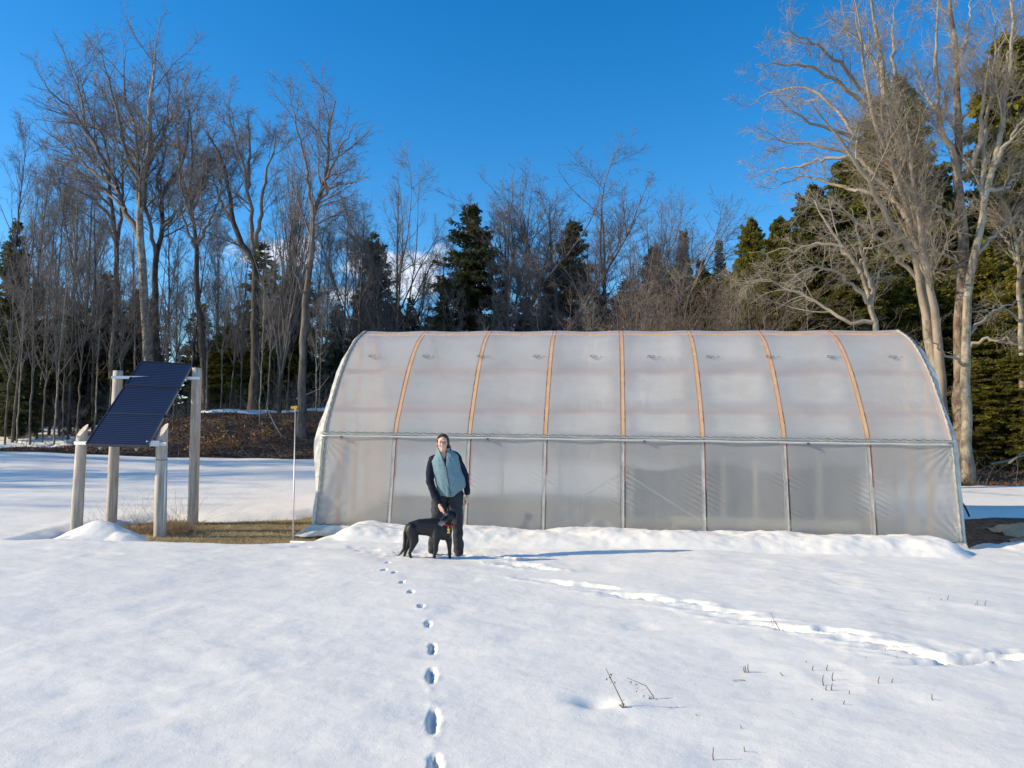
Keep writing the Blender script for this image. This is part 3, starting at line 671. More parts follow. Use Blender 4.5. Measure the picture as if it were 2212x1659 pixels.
lst = [(30, 850, 33), (150, 830, 34), (262, 830, 35), (420, 820, 36), (590, 810, 36), (690, 820, 35)]
for i, (px, top, Y) in enumerate(lst):
    plant(bu, 5.5, px, top, Y, 'grey leafless bush among the left tree trunks, %s from the left' % ORD[i], 'shrub', 'grey bushes in the left woods', 1.0)
# trees outside the left edge: only their shadows cross the field
for i, (x, y, s) in enumerate([(-31, 17.0, .9), (-35, 18.2, 1.1), (-27, 19.6, .85), (-37, 21.3, 1.1), (-30, 23.4, 1.0), (-34, 16.0, .8)]):
    place((bw + bs)[i % 7], x, y, s, i * 1.3, 'bare tree beyond the left edge shading the snow field, %s of six nearest the camera' % ORD[ranks([17.0, 18.2, 19.6, 21.3, 23.4, 16.0])[i]], 'tree', 'trees beyond the left edge')

hm = [proto_conifer('hemlock_tree', M['hemlock'], seed=200 + i, h=13, rad=3.9, nb=680, npm=130, leaf=.19, droop=-.06, base=.07, shape=.62, ragged=.35) for i in range(3)]
spz = [proto_conifer('spruce_tree', M['spruce'], seed=220 + i, h=12, rad=2.4, nb=330, npm=62, leaf=.22, droop=-.03, base=.10, shape=.75, ragged=.45) for i in range(3)]
hmd = proto_conifer('conifer_tree', M['spruce'], seed=231, h=13, rad=3.6, nb=520, npm=85, leaf=.20, droop=-.05, base=.06, shape=.62, ragged=.5)
sps = proto_conifer('spruce_tree', M['spruce'], seed=236, h=12, rad=2.3, nb=420, npm=70, leaf=.22, droop=-.04, base=.08, shape=.5, ragged=.5)
bsp = proto_conifer('spruce_tree', M['blue_spruce'], seed=240, h=12, rad=2.2, nb=300, npm=80, leaf=.26, droop=.02, base=.05, shape=.9, ragged=.25)
def con(proto, h0, r0, px, top, Y, wpx, label, group=None):
    h = height_to(px, top, Y); s = h / h0; sxy = (wpx / F * Y / 2) / r0
    return place(proto, base_at(px, Y), Y, s, rnd.uniform(0, 6.28), label, 'tree', group, sxy)
con(spz[0], 12, 2.3, 10, 470, 34, 130, 'dark spruce cut by the left edge of the picture')
con(spz[1], 12, 2.3, 75, 600, 37, 120, 'dark spruce second from the left edge')
con(spz[2], 12, 2.3, 160, 650, 39, 130, 'dark evergreen left of the pale log posts, under bare crowns')
con(spz[0], 12, 2.3, 225, 590, 41, 150, 'dark evergreen straight above the left rear log post')
con(spz[1], 12, 2.3, 285, 620, 38, 120, 'dark evergreen left of the tallest pale trunk')
con(spz[2], 12, 2.3, 35, 690, 31, 110, 'small dark evergreen low at the left edge')
con(hm[0], 13, 3.6, 500, 700, 38, 150, 'rounded green evergreen behind the leafy bank')
con(spz[0], 12, 2.3, 450, 730, 41, 110, 'low dark evergreen left of the rounded green one on the bank')
con(hm[1], 13, 3.6, 615, 575, 42, 130, 'tall evergreen behind the broom-like bare tree')
con(bsp, 12, 2.2, 716, 668, 38, 110, 'bluish evergreen against the left end of the greenhouse')
con(spz[1], 12, 2.3, 660, 760, 40, 100, 'small dark evergreen left of the bluish one beside the greenhouse')
con(sps, 12, 2.3, 804, 500, 46, 110, 'narrow dark conifer between the white clouds')
con(spz[0], 12, 2.3, 885, 640, 44, 90, 'short dark conifer in front of the white cloud')
con(hmd, 13, 3.6, 1013, 445, 44, 215, 'broad dark conifer, the tallest evergreen left of centre')
con(spz[2], 12, 2.3, 955, 610, 42, 110, 'low evergreen at the left foot of the broad dark conifer')
con(spz[0], 12, 2.3, 1085, 600, 43, 80, 'low evergreen at the right foot of the broad dark conifer')
con(hmd, 13, 3.6, 1237, 472, 47, 170, 'dark conifer inside the highest bare crown over the greenhouse')
con(spz[1], 12, 2.3, 1290, 620, 45, 110, 'low dark conifer right of the one inside the bare crown')
con(hmd, 13, 3.6, 1411, 530, 48, 130, 'short dark conifer with a rounded head under the raised bare arms')
con(bsp, 12, 2.2, 1488, 498, 60, 120, 'pointed bluish spruce left of the two far small spruces')
con(bsp, 12, 2.2, 1525, 560, 60, 110, 'lowest bluish spruce, between two pointed ones')
con(bsp, 12, 2.2, 1556, 522, 72, 95, 'smallest far spruce just left of the green hemlock slope')
hl = [(1612, 560, 38, 110, 'hemlock at the far left foot of the green slope'), (1638, 470, 37, 120, 'pointed hemlock first to stand up out of the green slope'), (1700, 465, 35, 150, 'hemlock at the left behind the fanning bare limbs'),
      (1690, 590, 31, 190, 'bushy hemlock low behind the left part of the arching lichened tree'), (1780, 400, 34, 190, 'hemlock behind the middle of the fanning bare limbs'), (1950, 165, 33, 250, 'tallest hemlock, its dark peak between the two big bare trees'),
      (1860, 340, 35, 200, 'hemlock left of the tallest dark hemlock peak'), (2035, 380, 35, 190, 'hemlock right of the tallest dark hemlock peak'), (1880, 560, 28.5, 260, 'wide low hemlock behind the pale spreading tree'),
      (1770, 640, 27.5, 220, 'wide low hemlock behind the small lichened tree'), (2050, 600, 29, 200, 'hemlock behind the furrowed trunk'), (2130, 520, 30, 210, 'hemlock right of the furrowed trunk'), (2200, 80, 34, 240, 'very tall hemlock in the upper right corner'),
      (2165, 690, 27.5, 170, 'bright green hemlock with low boughs right of the greenhouse'), (2225, 560, 28, 190, 'hemlock cut by the right edge at mid height'), (2290, 200, 31, 260, 'tall hemlock beyond the right edge, boughs reaching in'),
      (2140, 770, 25.4, 150, 'low bright hemlock bough clump directly right of the big trunks'), (2215, 740, 24.8, 170, 'low bright hemlock at the right edge above the pale fallen branch')]
for i, (px, top, Y, wp, lb) in enumerate(hl): con(hm[i % 3], 13, 3.6, px, top, Y, wp * 1.25, lb)

for px, top, Y, wp, lb in [(770, 655, 45, 90, 'low evergreen behind the left end of the greenhouse ridge'), (845, 640, 47, 90, 'low evergreen left of the short dark conifer by the cloud'), (925, 690, 44, 90, 'lowest evergreen beside the foot of the broad conifer'),
        (1130, 640, 45, 110, 'low evergreen under the pale bare tree right of the broad conifer'), (1190, 600, 48, 100, 'evergreen under the left flank of the highest bare crown'), (1350, 600, 46, 150, 'low evergreen between the two rounded dark conifers'),
        (1455, 590, 46, 150, 'low evergreen in front of the pointed bluish spruce'), (1540, 585, 42, 170, 'dark evergreen behind the reddish-brown shrubs'), (1590, 590, 40, 140, 'green evergreen where the brown shrubs meet the hemlock slope')]:
    con((sps if px % 2 else spz[int(px) % 3]) if px < 1500 else hm[int(px) % 3], 12 if px < 1500 else 13, 2.3 if px < 1500 else 3.6, px, top, Y, wp * 1.2, lb)
# far woods: one mass
rngf = np.random.default_rng(77); parts = []; cparts = []
kt, kw_, kl = conifer_mesh(seed=300, h=9, rad=2.0, nb=110, npm=30, leaf=.42, ragged=.4)
cc = cat([kt, kw_, kl])
for i in range(95):
    x = rngf.uniform(-60, 75); y = rngf.uniform(50, 82); s = rngf.uniform(.7, 1.15) * (1.25 if (x < -14 or x > 22) else .85)
    a = rngf.uniform(0, 6.28); Rz = np.array([[math.cos(a), -math.sin(a), 0], [math.sin(a), math.cos(a), 0], [0, 0, 1]])
    cparts.append((cc[0] @ Rz.T * s + np.array([x, y, float(H(x, y))]), cc[1]))
nn = 420; xs_ = rngf.uniform(-65, 80, nn); ys_ = rngf.uniform(46, 85, nn); O = np.stack([xs_, ys_, H(xs_, ys_)], 1)
hgt_ = rngf.uniform(7, 12, nn) * np.where((xs_ < -14), 1.2, .85)
a, ar = grow(rngf, O, np.tile([0, 0, 1.], (nn, 1)) + rngf.normal(0, .05, (nn, 3)), hgt_, np.full(nn, .10), .015, 8, .03, .02); parts.append(tubes(a, ar, 5))
b, br = spawn(rngf, a, ar, nn * 16, .3, 1, (25, 60), .3, .5, .012, 5, .1, .05); parts.append(tubes(b, br, 3))
c, cr = spawn(rngf, b, br, nn * 60, .2, 1, (25, 60), .5, .7, .009, 3, .1, .05); parts.append(tubes(c, cr, 3))
fV, fF = cat(parts + cparts); nb_ = sum(len(p[1]) for p in parts)
me = mesh_from('far_woods', fV, fF); me.materials.append(M['twig']); me.materials.append(M['spruce'])
mi = np.ones(len(me.polygons), np.int32); mi[:nb_] = 0; me.polygons.foreach_set('material_index', mi)
fw = bpy.data.objects.new('far_woods', me); COL.objects.link(fw); tag(fw, 'distant mixed woods closing the view behind the nearer trees', 'woods', None, 'stuff')

# ------------------------------------------------------------------ greenhouse (local: x along the front, y back, z up)
GL = 10.2; NB = 8; BAY = GL / NB
gh = empty('greenhouse', (-3.30, 13.03, .06)); gh.rotation_euler = (0, R(.86), math.atan2(-.118, .993))
tag(gh, 'long arched greenhouse covered in cloudy white plastic film with orange wooden ribs', 'greenhouse')
half = [(0, 0), (.13, .8), (.27, 1.6), (.52, 2.06), (1.08, 2.80), (1.72, 3.36), (2.42, 3.68)]
prof = resample([Vector((a, b, 0)) for a, b in half], 61)[:, :2]
full = np.vstack([prof, np.stack([4.84 - prof[::-1][1:, 0], prof[::-1][1:, 1]], 1)])
ss = np.concatenate([[0], np.cumsum(np.linalg.norm(np.diff(full, axis=0), axis=1))]); STOT = ss[-1]
def ap(s, inset=0.0):
    """point on the arch at arc length s, pushed inwards by inset"""
    s = np.asarray(s, float); y = np.interp(s, ss, full[:, 0]); z = np.interp(s, ss, full[:, 1])
    e = .02; ty = np.interp(np.minimum(s + e, STOT), ss, full[:, 0]) - np.interp(np.maximum(s - e, 0), ss, full[:, 0]); tz = np.interp(np.minimum(s + e, STOT), ss, full[:, 1]) - np.interp(np.maximum(s - e, 0), ss, full[:, 1])
    l = np.sqrt(ty ** 2 + tz ** 2); ny, nz_ = -tz / l, ty / l      # outward normal
    return y - ny * inset, z - nz_ * inset
def s_at_z(z): return float(np.interp(z, full[:61, 1], ss[:61]))
S_RAIL = s_at_z(1.60); S_P1 = s_at_z(2.10); S_P2 = s_at_z(2.84); S_TOP = STOT / 2

# film shader
def film(name, kind):
    m = Mat(name); nt, l = m.n, m.l; nt.remove(m.b)
    uv = N(nt, 'ShaderNodeTexCoord').outputs['UV']; spx = N(nt, 'ShaderNodeSeparateXYZ'); l.new(uv, spx.inputs[0]); u, v = spx.outputs[0], spx.outputs[1]
    oc = m.coord('Object', (1, 1, 1))
    big = m.noise(oc, .9, 4, .55)
    # dull condensation patches inside each cell between ribs and purlins
    fu = m.math('FRACT', u); du = m.math('MINIMUM', fu, m.math('SUBTRACT', 1.0, fu))
    fv = m.math('FRACT', v); dv = m.math('MINIMUM', fv, m.math('SUBTRACT', 1.0, fv))
    nzz = m.math('MULTIPLY', m.math('SUBTRACT', m.noise(oc, 2.5, 4, .6), .5), .22)
    eu = m.math('ADD', m.math('SUBTRACT', du, .10), nzz); ev = m.math('ADD', m.math('SUBTRACT', dv, .08), nzz)
    cell = m.math('MULTIPLY', m.ramp(eu, [(.0, 0), (.14, 1)]), m.ramp(ev, [(.0, 0), (.16, 1)]))
    bay = m.math('FLOOR', u); mid = m.math('SUBTRACT', 1.0, m.math('MULTIPLY', m.math('ABSOLUTE', m.math('SUBTRACT', bay, 4.6)), .26), True)
    bs_ = N(nt, 'ShaderNodeTexCoord')
    strk = m.noise(m.coord('UV', (60, 1.3, 1)), 1.0, 4, .7); st = m.ramp(strk, [(.52, 0), (.60, 1)])
    stm = m.math('MULTIPLY', st, m.math('MULTIPLY', m.ramp(m.noise(m.coord('UV', (1.2, 1.7, 1)), 1.3, 3, .6), [(.45, 0), (.6, 1)]), m.ramp(m.math('ABSOLUTE', m.math('SUBTRACT', u, 3.7)), [(.3, 1), (1.0, .12)])))
    patch = m.math('MULTIPLY', m.math('MULTIPLY', cell, .85), mid, True) if kind == 'roof' else m.math('MULTIPLY', big, .0)
    patch = m.math('ADD', patch, m.math('MULTIPLY', stm, .9 if kind == 'roof' else .6), True)
    col = m.mix(patch, (.91, .905, .87) if kind == 'roof' else (.84, .805, .745), (.985, .94, .85))
    if kind == 'side':
        dirt = m.math('MULTIPLY', m.ramp(v, [(.0, 1), (.16, 0)]), m.ramp(m.noise(m.coord('UV', (6, 9, 1)), 1.0, 5, .7), [(.35, 0), (.7, .75)])); col = m.mix(dirt, col, (.38, .35, .29))
    col = m.mix(m.ramp(m.noise(m.coord('UV', (1.1, 1.6, 1)), 1.6, 6, .7), [(.4, 0), (.75, .5)]), col, (.70, .68, .62))
    dif = N(nt, 'ShaderNodeBsdfDiffuse'); l.new(col, dif.inputs[0])
    trl = N(nt, 'ShaderNodeBsdfTranslucent'); l.new(col, trl.inputs[0])
    rf = N(nt, 'ShaderNodeBsdfRefraction', inp={'Roughness': .42, 'IOR': 1.12}); rf.inputs[0].default_value = (.93, .95, .96, 1)
    tp = N(nt, 'ShaderNodeBsdfTransparent'); tp.inputs[0].default_value = (.97, .97, .97, 1)
    gl_ = N(nt, 'ShaderNodeBsdfGlossy', inp={'Roughness': .28}); gl_.inputs[0].default_value = (.9, .92, .95, 1)
    # wrinkles
    w1 = m.noise(m.coord('UV', (4, 2.2, 1)), 1.5, 4, .6); w2 = m.noise(m.coord('UV', (5, 46, 1)), 1.0, 3, .6)
    nearpost = m.ramp(du, [(.04, 1), (.30, 0)]); band = m.ramp(v, [(.1, 0), (.2, 1), (.62, 1), (.75, 0)]) if kind == 'side' else m.math('MULTIPLY', big, 0.0)
    hgt = m.math('ADD', m.math('MULTIPLY', w1, .6), m.math('MULTIPLY', m.math('MULTIPLY', w2, m.math('MULTIPLY', nearpost, band)), .45))
    bp = N(nt, 'ShaderNodeBump', inp={'Strength': .6, 'Distance': .02}); l.new(hgt, bp.inputs['Height'])
    for n_ in (dif, trl, gl_): l.new(bp.outputs[0], n_.inputs['Normal'])
    def mixs(f, a, b):
        x = N(nt, 'ShaderNodeMixShader')
        if isinstance(f, (int, float)): x.inputs[0].default_value = f
        else: l.new(f, x.inputs[0])
        l.new(a.outputs[0], x.inputs[1]); l.new(b.outputs[0], x.inputs[2]); return x
    Fp = FILM[kind]; scat = mixs(Fp['trl'], dif, trl)
    cling = m.math('MULTIPLY', m.ramp(du, [(.024, 1), (.038, 0)]), m.math('MULTIPLY', m.math('GREATER_THAN', u, .5), m.math('LESS_THAN', u, 7.5)))
    thru = mixs(m.math('ADD', m.math('MULTIPLY', cling, .80), Fp['clear']), rf, tp)
    k = m.math('ADD', m.math('MULTIPLY', patch, .22), m.math('ADD', m.math('MULTIPLY', m.math('SUBTRACT', big, .5), .12), FILM[kind]['scat']), True)
    k = m.math('MULTIPLY', k, m.math('SUBTRACT', 1.0, m.math('MULTIPLY', cling, 1.0)))
    body = mixs(k, thru, scat)
    fr = N(nt, 'ShaderNodeLayerWeight', inp={'Blend': .5}); l.new(bp.outputs[0], fr.inputs['Normal'])
    fin = mixs(m.math('ADD', m.math('MULTIPLY', m.math('POWER', fr.outputs['Facing'], 4.0), .45), .03), body, gl_)
    l.new(fin.outputs[0], m.out.inputs[0]); return m.m
m = Mat('loose_film'); m.set(.4, 0, .5); v = m.coord('Object'); m.col(m.ramp(m.noise(v, 5, 4, .6), [(.3, (.44, .42, .36)), (.7, (.66, .64, .57))])); m.b.inputs['Transmission Weight'].default_value = 0; m.bump(m.noise(v, 14, 4, .6), .8, .02); M['skirt'] = m.m
FILM = dict(roof=dict(trl=.42, clear=.20, scat=.60), side=dict(trl=.42, clear=.25, scat=.48))
M['film_roof'] = film('roof_film', 'roof'); M['film_side'] = film('side_film', 'side')

def film_sheet(name, x0, x1, s0, s1, nx, ns, mat, fu=None, inset=-.005, vmap=None, parent=gh):
    xs = np.linspace(x0, x1, nx); sv = np.linspace(s0, s1, ns); X, S = np.meshgrid(xs, sv)
    sag = .5 - .5 * np.cos(2 * np.pi * X / BAY)
    ins = inset + .020 * sag + .004 * fbm(X * 2, S * 2, 3, 3) * sag
    if fu is not None: ins = ins + fu(X, S)
    Yy, Z = ap(S, ins)
    V = np.stack([X, Yy, Z], -1).reshape(-1, 3); i = (np.arange(ns - 1)[:, None] * nx + np.arange(nx - 1)[None, :]).ravel()
    Fc = np.stack([i, i + 1, i + nx + 1, i + nx], 1)
    me = mesh_from(name, V, Fc, True); uvl = me.uv_layers.new(name='UVMap')
    vm = vmap(S) if vmap is not None else S
    UV = np.stack([X / BAY, vm], -1).reshape(-1, 2)[Fc.ravel()]; uvl.data.foreach_set('uv', UV.astype(np.float32).ravel())
    return link(name, me, mat, parent)
def vroof(S):
    k = [S_RAIL, S_P1, S_P2, S_TOP - .12]; k = k + [STOT - a for a in k[::-1]]; return np.interp(S, k, np.arange(len(k)))
film_sheet('roof_film', 0, GL, S_RAIL, STOT - S_RAIL, 321, 180, M['film_roof'], vmap=vroof)
def corner_wr(X, S):
    o = 0
    for cx0, s0, sgn in ((0, S_RAIL, 1), (GL, S_RAIL, -1), (0, .0, 1), (GL, 0, -1)):
        dx, ds = (X - cx0) * sgn, np.abs(S - s0); r = np.sqrt(dx ** 2 + ds ** 2) + 1e-3; a = np.arctan2(ds, np.maximum(dx, 0))
        o = o + .016 * np.sin(a * 26 + 3 * vnoise(r * 4, a * 0, 5)) * np.exp(-r / .30) * sstep(.0, .06, r)
    for k in range(1, 8):
        dx = X - k * BAY; o = o + .006 * np.sin(S * 75 + dx * 40) * np.exp(-(dx / .22) ** 2) * sstep(.3, .6, S) * sstep(1.25, .9, S) * (vnoise(S * 3, X * 0 + k, 8) > .35)
    # ends pull in puckers from the wire
    dxe = np.minimum(X, GL - X); o = o + .007 * np.sin(S * 52 + 4 * vnoise(S * 3, X * 0, 9)) * np.exp(-dxe / .12)
    return o
film_sheet('side_film', 0, GL, .02, S_RAIL, 420, 150, M['film_side'], corner_wr, inset=-.008, vmap=lambda S: S / S_RAIL)
film_sheet('rear_film', 0, GL, STOT - S_RAIL, STOT - .02, 180, 30, M['film_side'], vmap=lambda S: (STOT - S) / S_RAIL)
def ribmesh(x, s0, s1, wdt, dep, n=40, off=.0):
    mb = MB(); sv = np.linspace(s0, s1, n); yo, zo = ap(sv, off); yi, zi = ap(sv, off + dep)
    V = []
    for k in range(n):
        V += [(x - wdt / 2, yo[k], zo[k]), (x + wdt / 2, yo[k], zo[k]), (x + wdt / 2, yi[k], zi[k]), (x - wdt / 2, yi[k], zi[k])]
    Fc = [(0, 1, 2, 3), tuple((n - 1) * 4 + j for j in (3, 2, 1, 0))]
    for k in range(n - 1):
        for j in range(4): Fc.append((k * 4 + j, (k + 1) * 4 + j, (k + 1) * 4 + (j + 1) % 4, k * 4 + (j + 1) % 4))
    mb.add(V, Fc); return mb
for k in range(NB + 1):
    x = min(max(k * BAY, .045), GL - .045)
    ribmesh(x, S_RAIL - .03, STOT - S_RAIL + .03, .052, .10, 180).build('rib', M['rib_wood'], gh)
    ribmesh(x - .006, .0, S_RAIL - .035, .05, .09, 40).build('wall_stud', M['post_grey'], gh)
    ribmesh(x, STOT - S_RAIL + .035, STOT, .05, .09, 12).build('wall_stud', M['post_grey'], gh)
    if 0 < k < NB:
        ribmesh(x + .038, S_RAIL - .62 - .1 * (k % 3), S_RAIL - .05, .022, .05, 8, .004).build('stud_cleat', M['purlin'], gh)
for s in (S_P1, S_P2, STOT - S_P1, STOT - S_P2):
    y, z = ap(s, .15); mb = MB(); mb.beam((.05, float(y), float(z)), (GL - .05, float(y), float(z)), .045, .10); mb.build('purlin', M['purlin'], gh)
mb = MB(); mb.beam((.05, 2.42, 3.54), (GL - .05, 2.42, 3.54), .05, .18); mb.build('ridge_board', M['rib_wood'], gh)
for sg in (1, -1):
    mb = MB(); mb.beam((.02, 2.42 + sg * .22, 3.56), (GL - .02, 2.42 + sg * .22, 3.56), .14, .03); mb.build('ridge_plank', M['rib_wood'], gh)
for y0, y1 in (((-.03, .0), (0, 0)),):
    mb = MB(); mb.beam((-.02, -.035, -.03), (GL + .02, -.035, -.03), .035, .24); mb.build('baseboard', M['base_wood'], gh)
mb = MB(); mb.beam((-.02, 4.88, .06), (GL + .02, 4.88, .06), .04, .36); mb.build('baseboard', M['pale_wood'], gh)
def brace(p, q, mat=M['galv']):
    mb = MB(); mb.beam(p, q, .012, .045, (0, 1, .1)); mb.build('brace', mat, gh)
brace((4.34, .32, 1.50), (6.62, .10, .12)); brace((4.09, .14, .40), (6.57, .56, 1.96))
for x in (5.3, 6.97, 7.55, 8.65):
    mb = MB(); mb.beam((x, 2.26, .0), (x, 2.26, 1.3), .06, .06, (0, 1, 0)); mb.build('inner_post', M['pale_wood'], gh)
# rail: channel strip, roll tube, wiggle wire, clamps
yr, zr = ap(S_RAIL, -.02); yr, zr = float(yr), float(zr)
mb = MB(); mb.beam((-.02, yr - .005, zr + .01), (GL + .02, yr - .005, zr + .01), .012, .038); mb.build('rail_channel', M['skirt'], gh)
rngw = np.random.default_rng(3)
xs = np.linspace(.0, GL, 240)
mb = MB(); mb.tube([(x, yr - .022 + .004 * math.sin(x * 11), zr - .045 + .003 * math.sin(x * 7)) for x in xs[::2]], [.016 + .003 * float(vnoise(x * 6, 0, 4)) for x in xs[::2]], 10); mb.build('roll_tube', M['film_wrap'] if 'film_wrap' in M else simple('wrapped_film', (.56, .55, .51), .35, 0, .5, .1, 20, .6, 40), gh, True)
def wire(name, pts, r=.0045):
    mb = MB(); mb.tube(pts, r, 5); return mb.build(name, M['dark_wire'], gh, True)
xs = np.linspace(.02, GL - .02, 700)
wire('wiggle_wire', [(x, yr - .02, zr + .022 + .007 * math.sin(x * 2 * math.pi / .145)) for x in xs])
xs = np.linspace(.02, GL - .02, 500)
wire('wiggle_wire', [(x, -.035 - .012, .10 + .006 * math.sin(x * 2 * math.pi / .16)) for x in xs])
mb = MB(); mb.beam((0, -.03, .085), (GL, -.03, .085), .012, .035); mb.build('base_channel', M['white_metal'], gh)
for e, x0, sg in ((0, .03, -1), (1, GL - .03, 1)):
    sv = np.linspace(0, STOT, 260); y, z = ap(sv, -.026)
    wire('wiggle_wire', [(x0 + .008 * math.sin(s * 2 * math.pi / .15), y[i], z[i]) for i, s in enumerate(sv)])
    ribmesh(x0, 0, STOT, .032, .010, 90, -.018).build('end_channel', M['skirt'], gh)
    # loose film edge flapping along the end arch
    nS, nU = 200, 6; sv = np.linspace(.0, STOT * .52, nS); V = []
    for i, s in enumerate(sv):
        wv = .045 + .05 * float(fbm(s * 1.6, e * 7.0, 3, 15)) + .10 * math.exp(-((s - 1.5) / .55) ** 2) * (1 if e == 0 else .3) + (.09 * math.exp(-((s - 3.1) / .5) ** 2) if e else .03)
        wv = max(wv * .75, .015)
        for j in range(nU):
            q = j / (nU - 1); y, z = ap(s, -.02 + .03 * q + .005 * math.sin(s * 17 + j) * q); V.append((x0 + sg * (.02 + wv * q), float(y), float(z)))
    i = (np.arange(nS - 1)[:, None] * nU + np.arange(nU - 1)[None, :]).ravel(); Fc = np.stack([i, i + 1, i + nU + 1, i + nU], 1)
    link('film_flap', mesh_from('film_flap', V, Fc, True), M['skirt'], gh)
# film skirt below the base wire, flared at both corners
def skirt(x0, x1, flare0, flare1, nx=200, ns=12):
    V = []
    for j in range(ns):
        q = j / (ns - 1)
        for i in range(nx):
            x = x0 + (x1 - x0) * i / (nx - 1); e0 = math.exp(-abs(x - x0) / .28) * flare0; e1 = math.exp(-abs(x - x1) / .2) * flare1
            wr = .02 * float(fbm(x * 5, q * 2, 3, 19)) + (e0 + e1) * .22 * math.sin(x * 19 + q * 2)
            V.append((x - (e0 * .26 - e1 * .18) * q, -.055 - (.02 + (e0 + e1) * .28) * q + wr * q, .085 - (.20 - .02 * math.sin(x * 7)) * q + .03 * (e0 + e1) * q))
    i = (np.arange(ns - 1)[:, None] * nx + np.arange(nx - 1)[None, :]).ravel(); Fc = np.stack([i, i + 1, i + nx + 1, i + nx], 1)
    me = mesh_from('film_skirt', V, Fc, True); me.materials.append(M['skirt']); return link('film_skirt', me, None, gh)
skirt(-.03, GL + .0, 1, .25)
# clamps on the roll tube
for u in (.35, 2.87, 5.44, 8.0):
    mb = MB(); mb.box((u, yr - .045, zr - .06), (.035, .03, .035)); mb.tube([(u + .01, yr - .05, zr - .05), (u + .03, yr - .07, zr - .09)], .007, 6); mb.build('clamp', M['dark_wire'], gh)
# end walls
for e, x0, sg in ((0, .05, -1), (1, GL - .05, 1)):
    n = 50; sv = np.linspace(0, STOT, n); y, z = ap(sv, .0); V = [(x0, float(a), float(b)) for a, b in zip(y, z)] + [(x0, float(a), .0) for a in y]
    Fc = [(i, i + 1, n + i + 1, n + i) for i in range(n - 1)]
    mb = MB(); mb.add(V, Fc); o = mb.build('end_film', M['film_side'], gh)
    mb = MB()
    for yy in (1.0, 1.9, 2.9, 3.85): mb.beam((x0 - sg * .04, yy, 0), (x0 - sg * .04, yy, float(np.interp(yy, full[:61, 0], full[:61, 1])) - .1 if yy < 2.42 else float(np.interp(4.84 - yy, full[:61, 0], full[:61, 1])) - .1), .06, .09, (1, 0, 0))
    mb.beam((x0 - sg * .04, .75, 2.1), (x0 - sg * .04, 4.09, 2.1), .06, .09, (1, 0, 0)); mb.build('end_frame', M['rib_wood'], gh)
# repeated maker's marks printed on the film
M['ink'] = simple('ink', (.10, .11, .13), .6)
def ribbon(mb, pts, wd, sO, x0):
    q = [(x0 + a, sO + b) for a, b in pts]
    for (a, b), (c, d) in zip(q[:-1], q[1:]):
        L = math.hypot(c - a, d - b) + 1e-6; nx, ny = -(d - b) / L * wd / 2, (c - a) / L * wd / 2
        V = []
        for (xx, s_) in ((a + nx, b + ny), (c + nx, d + ny), (c - nx, d - ny), (a - nx, b - ny)):
            yy, zz = ap(s_, -.03); V.append((xx, float(yy), float(zz)))
        mb.add(V, [(0, 1, 2, 3)])
s_pr = s_at_z(3.03)
for k in range(10):
    x0 = .50 + 1.02 * k; mb = MB()
    ribbon(mb, [(-.06, .0), (-.03, .03), (.01, .04), (.045, .025), (.05, -.005), (.02, -.03), (-.02, -.02), (0, .0), (.03, .005)], .010, s_pr, x0)
    ribbon(mb, [(-.065, -.02), (-.03, -.012), (.0, -.035), (.04, -.045)], .010, s_pr, x0)
    ribbon(mb, [(-.04, .045), (-.02, .02), (-.03, -.01)], .009, s_pr, x0)
    ribbon(mb, [(.075, -.035), (.068, .045)], .009, s_pr, x0)
    ribbon(mb, [(.13, .0), (.15, .004)], .013, s_pr, x0); ribbon(mb, [(.155, -.004), (.178, .0)], .013, s_pr, x0)
    mb.build('printed_mark', M['ink'], gh)
# a few things kept inside plus an added darkening cloth, seen as shadows through the film
def inner(x, y, z=0): return gh.matrix_basis @ Vector((x, y, z))
bpy.context.view_layer.update()
gm = Matrix.Translation(gh.location) @ gh.rotation_euler.to_matrix().to_4x4()
def world(p): return gm @ Vector(p)
bag = empty('bag', world((4.72, .42, -.02))); tag(bag, 'small dark bag with white cloth beside it, blurred inside the greenhouse film', 'bag')
mb = MB(); mb.tube([(0, 0, .02), (0, 0, .12), (.03, 0, .2), (.07, 0, .26)], [.14, .15, .09, .03], 12); mb.build('sack', M['black'], bag, True)
mb = MB(); mb.tube([(-.45, .05, .0), (-.2, .03, .10), (-.08, .03, .22)], [.03, .08, .04], 8); mb.tube([(.1, .03, .2), (.25, .03, .08), (.6, .03, 0)], [.04, .08, .03], 8)
mb.build('cloth', M['white_metal'], bag, True)
for i, (x, y, l_, lab) in enumerate(((3.0, 1.9, 3.2, 'dim raised soil bed in the left half of the greenhouse'),)):
    bd = empty('raised_bed', world((x, y, -.05))); bd.rotation_euler = gh.rotation_euler; tag(bd, lab, 'garden bed')
    mb = MB(); mb.box((0, 0, .08), (l_, .9, .16)); mb.build('soil', simple('bed_soil', (.08, .055, .04), .9), bd)
    mb = MB()
    for s in (-1, 1): mb.box((0, s * .47, .1), (l_ + .04, .035, .22))
    for s in (-1, 1): mb.box((s * (l_ / 2 + .02), 0, .1), (.035, .9, .22))
    mb.build('board', M['base_wood'], bd)
cl = MB(); nx_ = 60  # dark sheet added to stand in for the dim area behind the film
for j in range(8):
    for i in range(nx_):
        xx = 5.1 + 4.3 * i / (nx_ - 1); zz0 = .12 + (.95 + .08 * math.sin(xx * 3)) * j / 7; q = world((xx, 2.35 + .03 * math.sin(xx * 14), zz0)); cl.v.append(tuple(q))
for j in range(7):
    for i in range(nx_ - 1): a_ = j * nx_ + i; cl.f.append((a_, a_ + 1, a_ + nx_ + 1, a_ + nx_))
tag(cl.build('darkening_cloth', M['black'], None, True), 'dark cloth added to darken the inside of the right half of the greenhouse, blurred by the film', 'cloth')
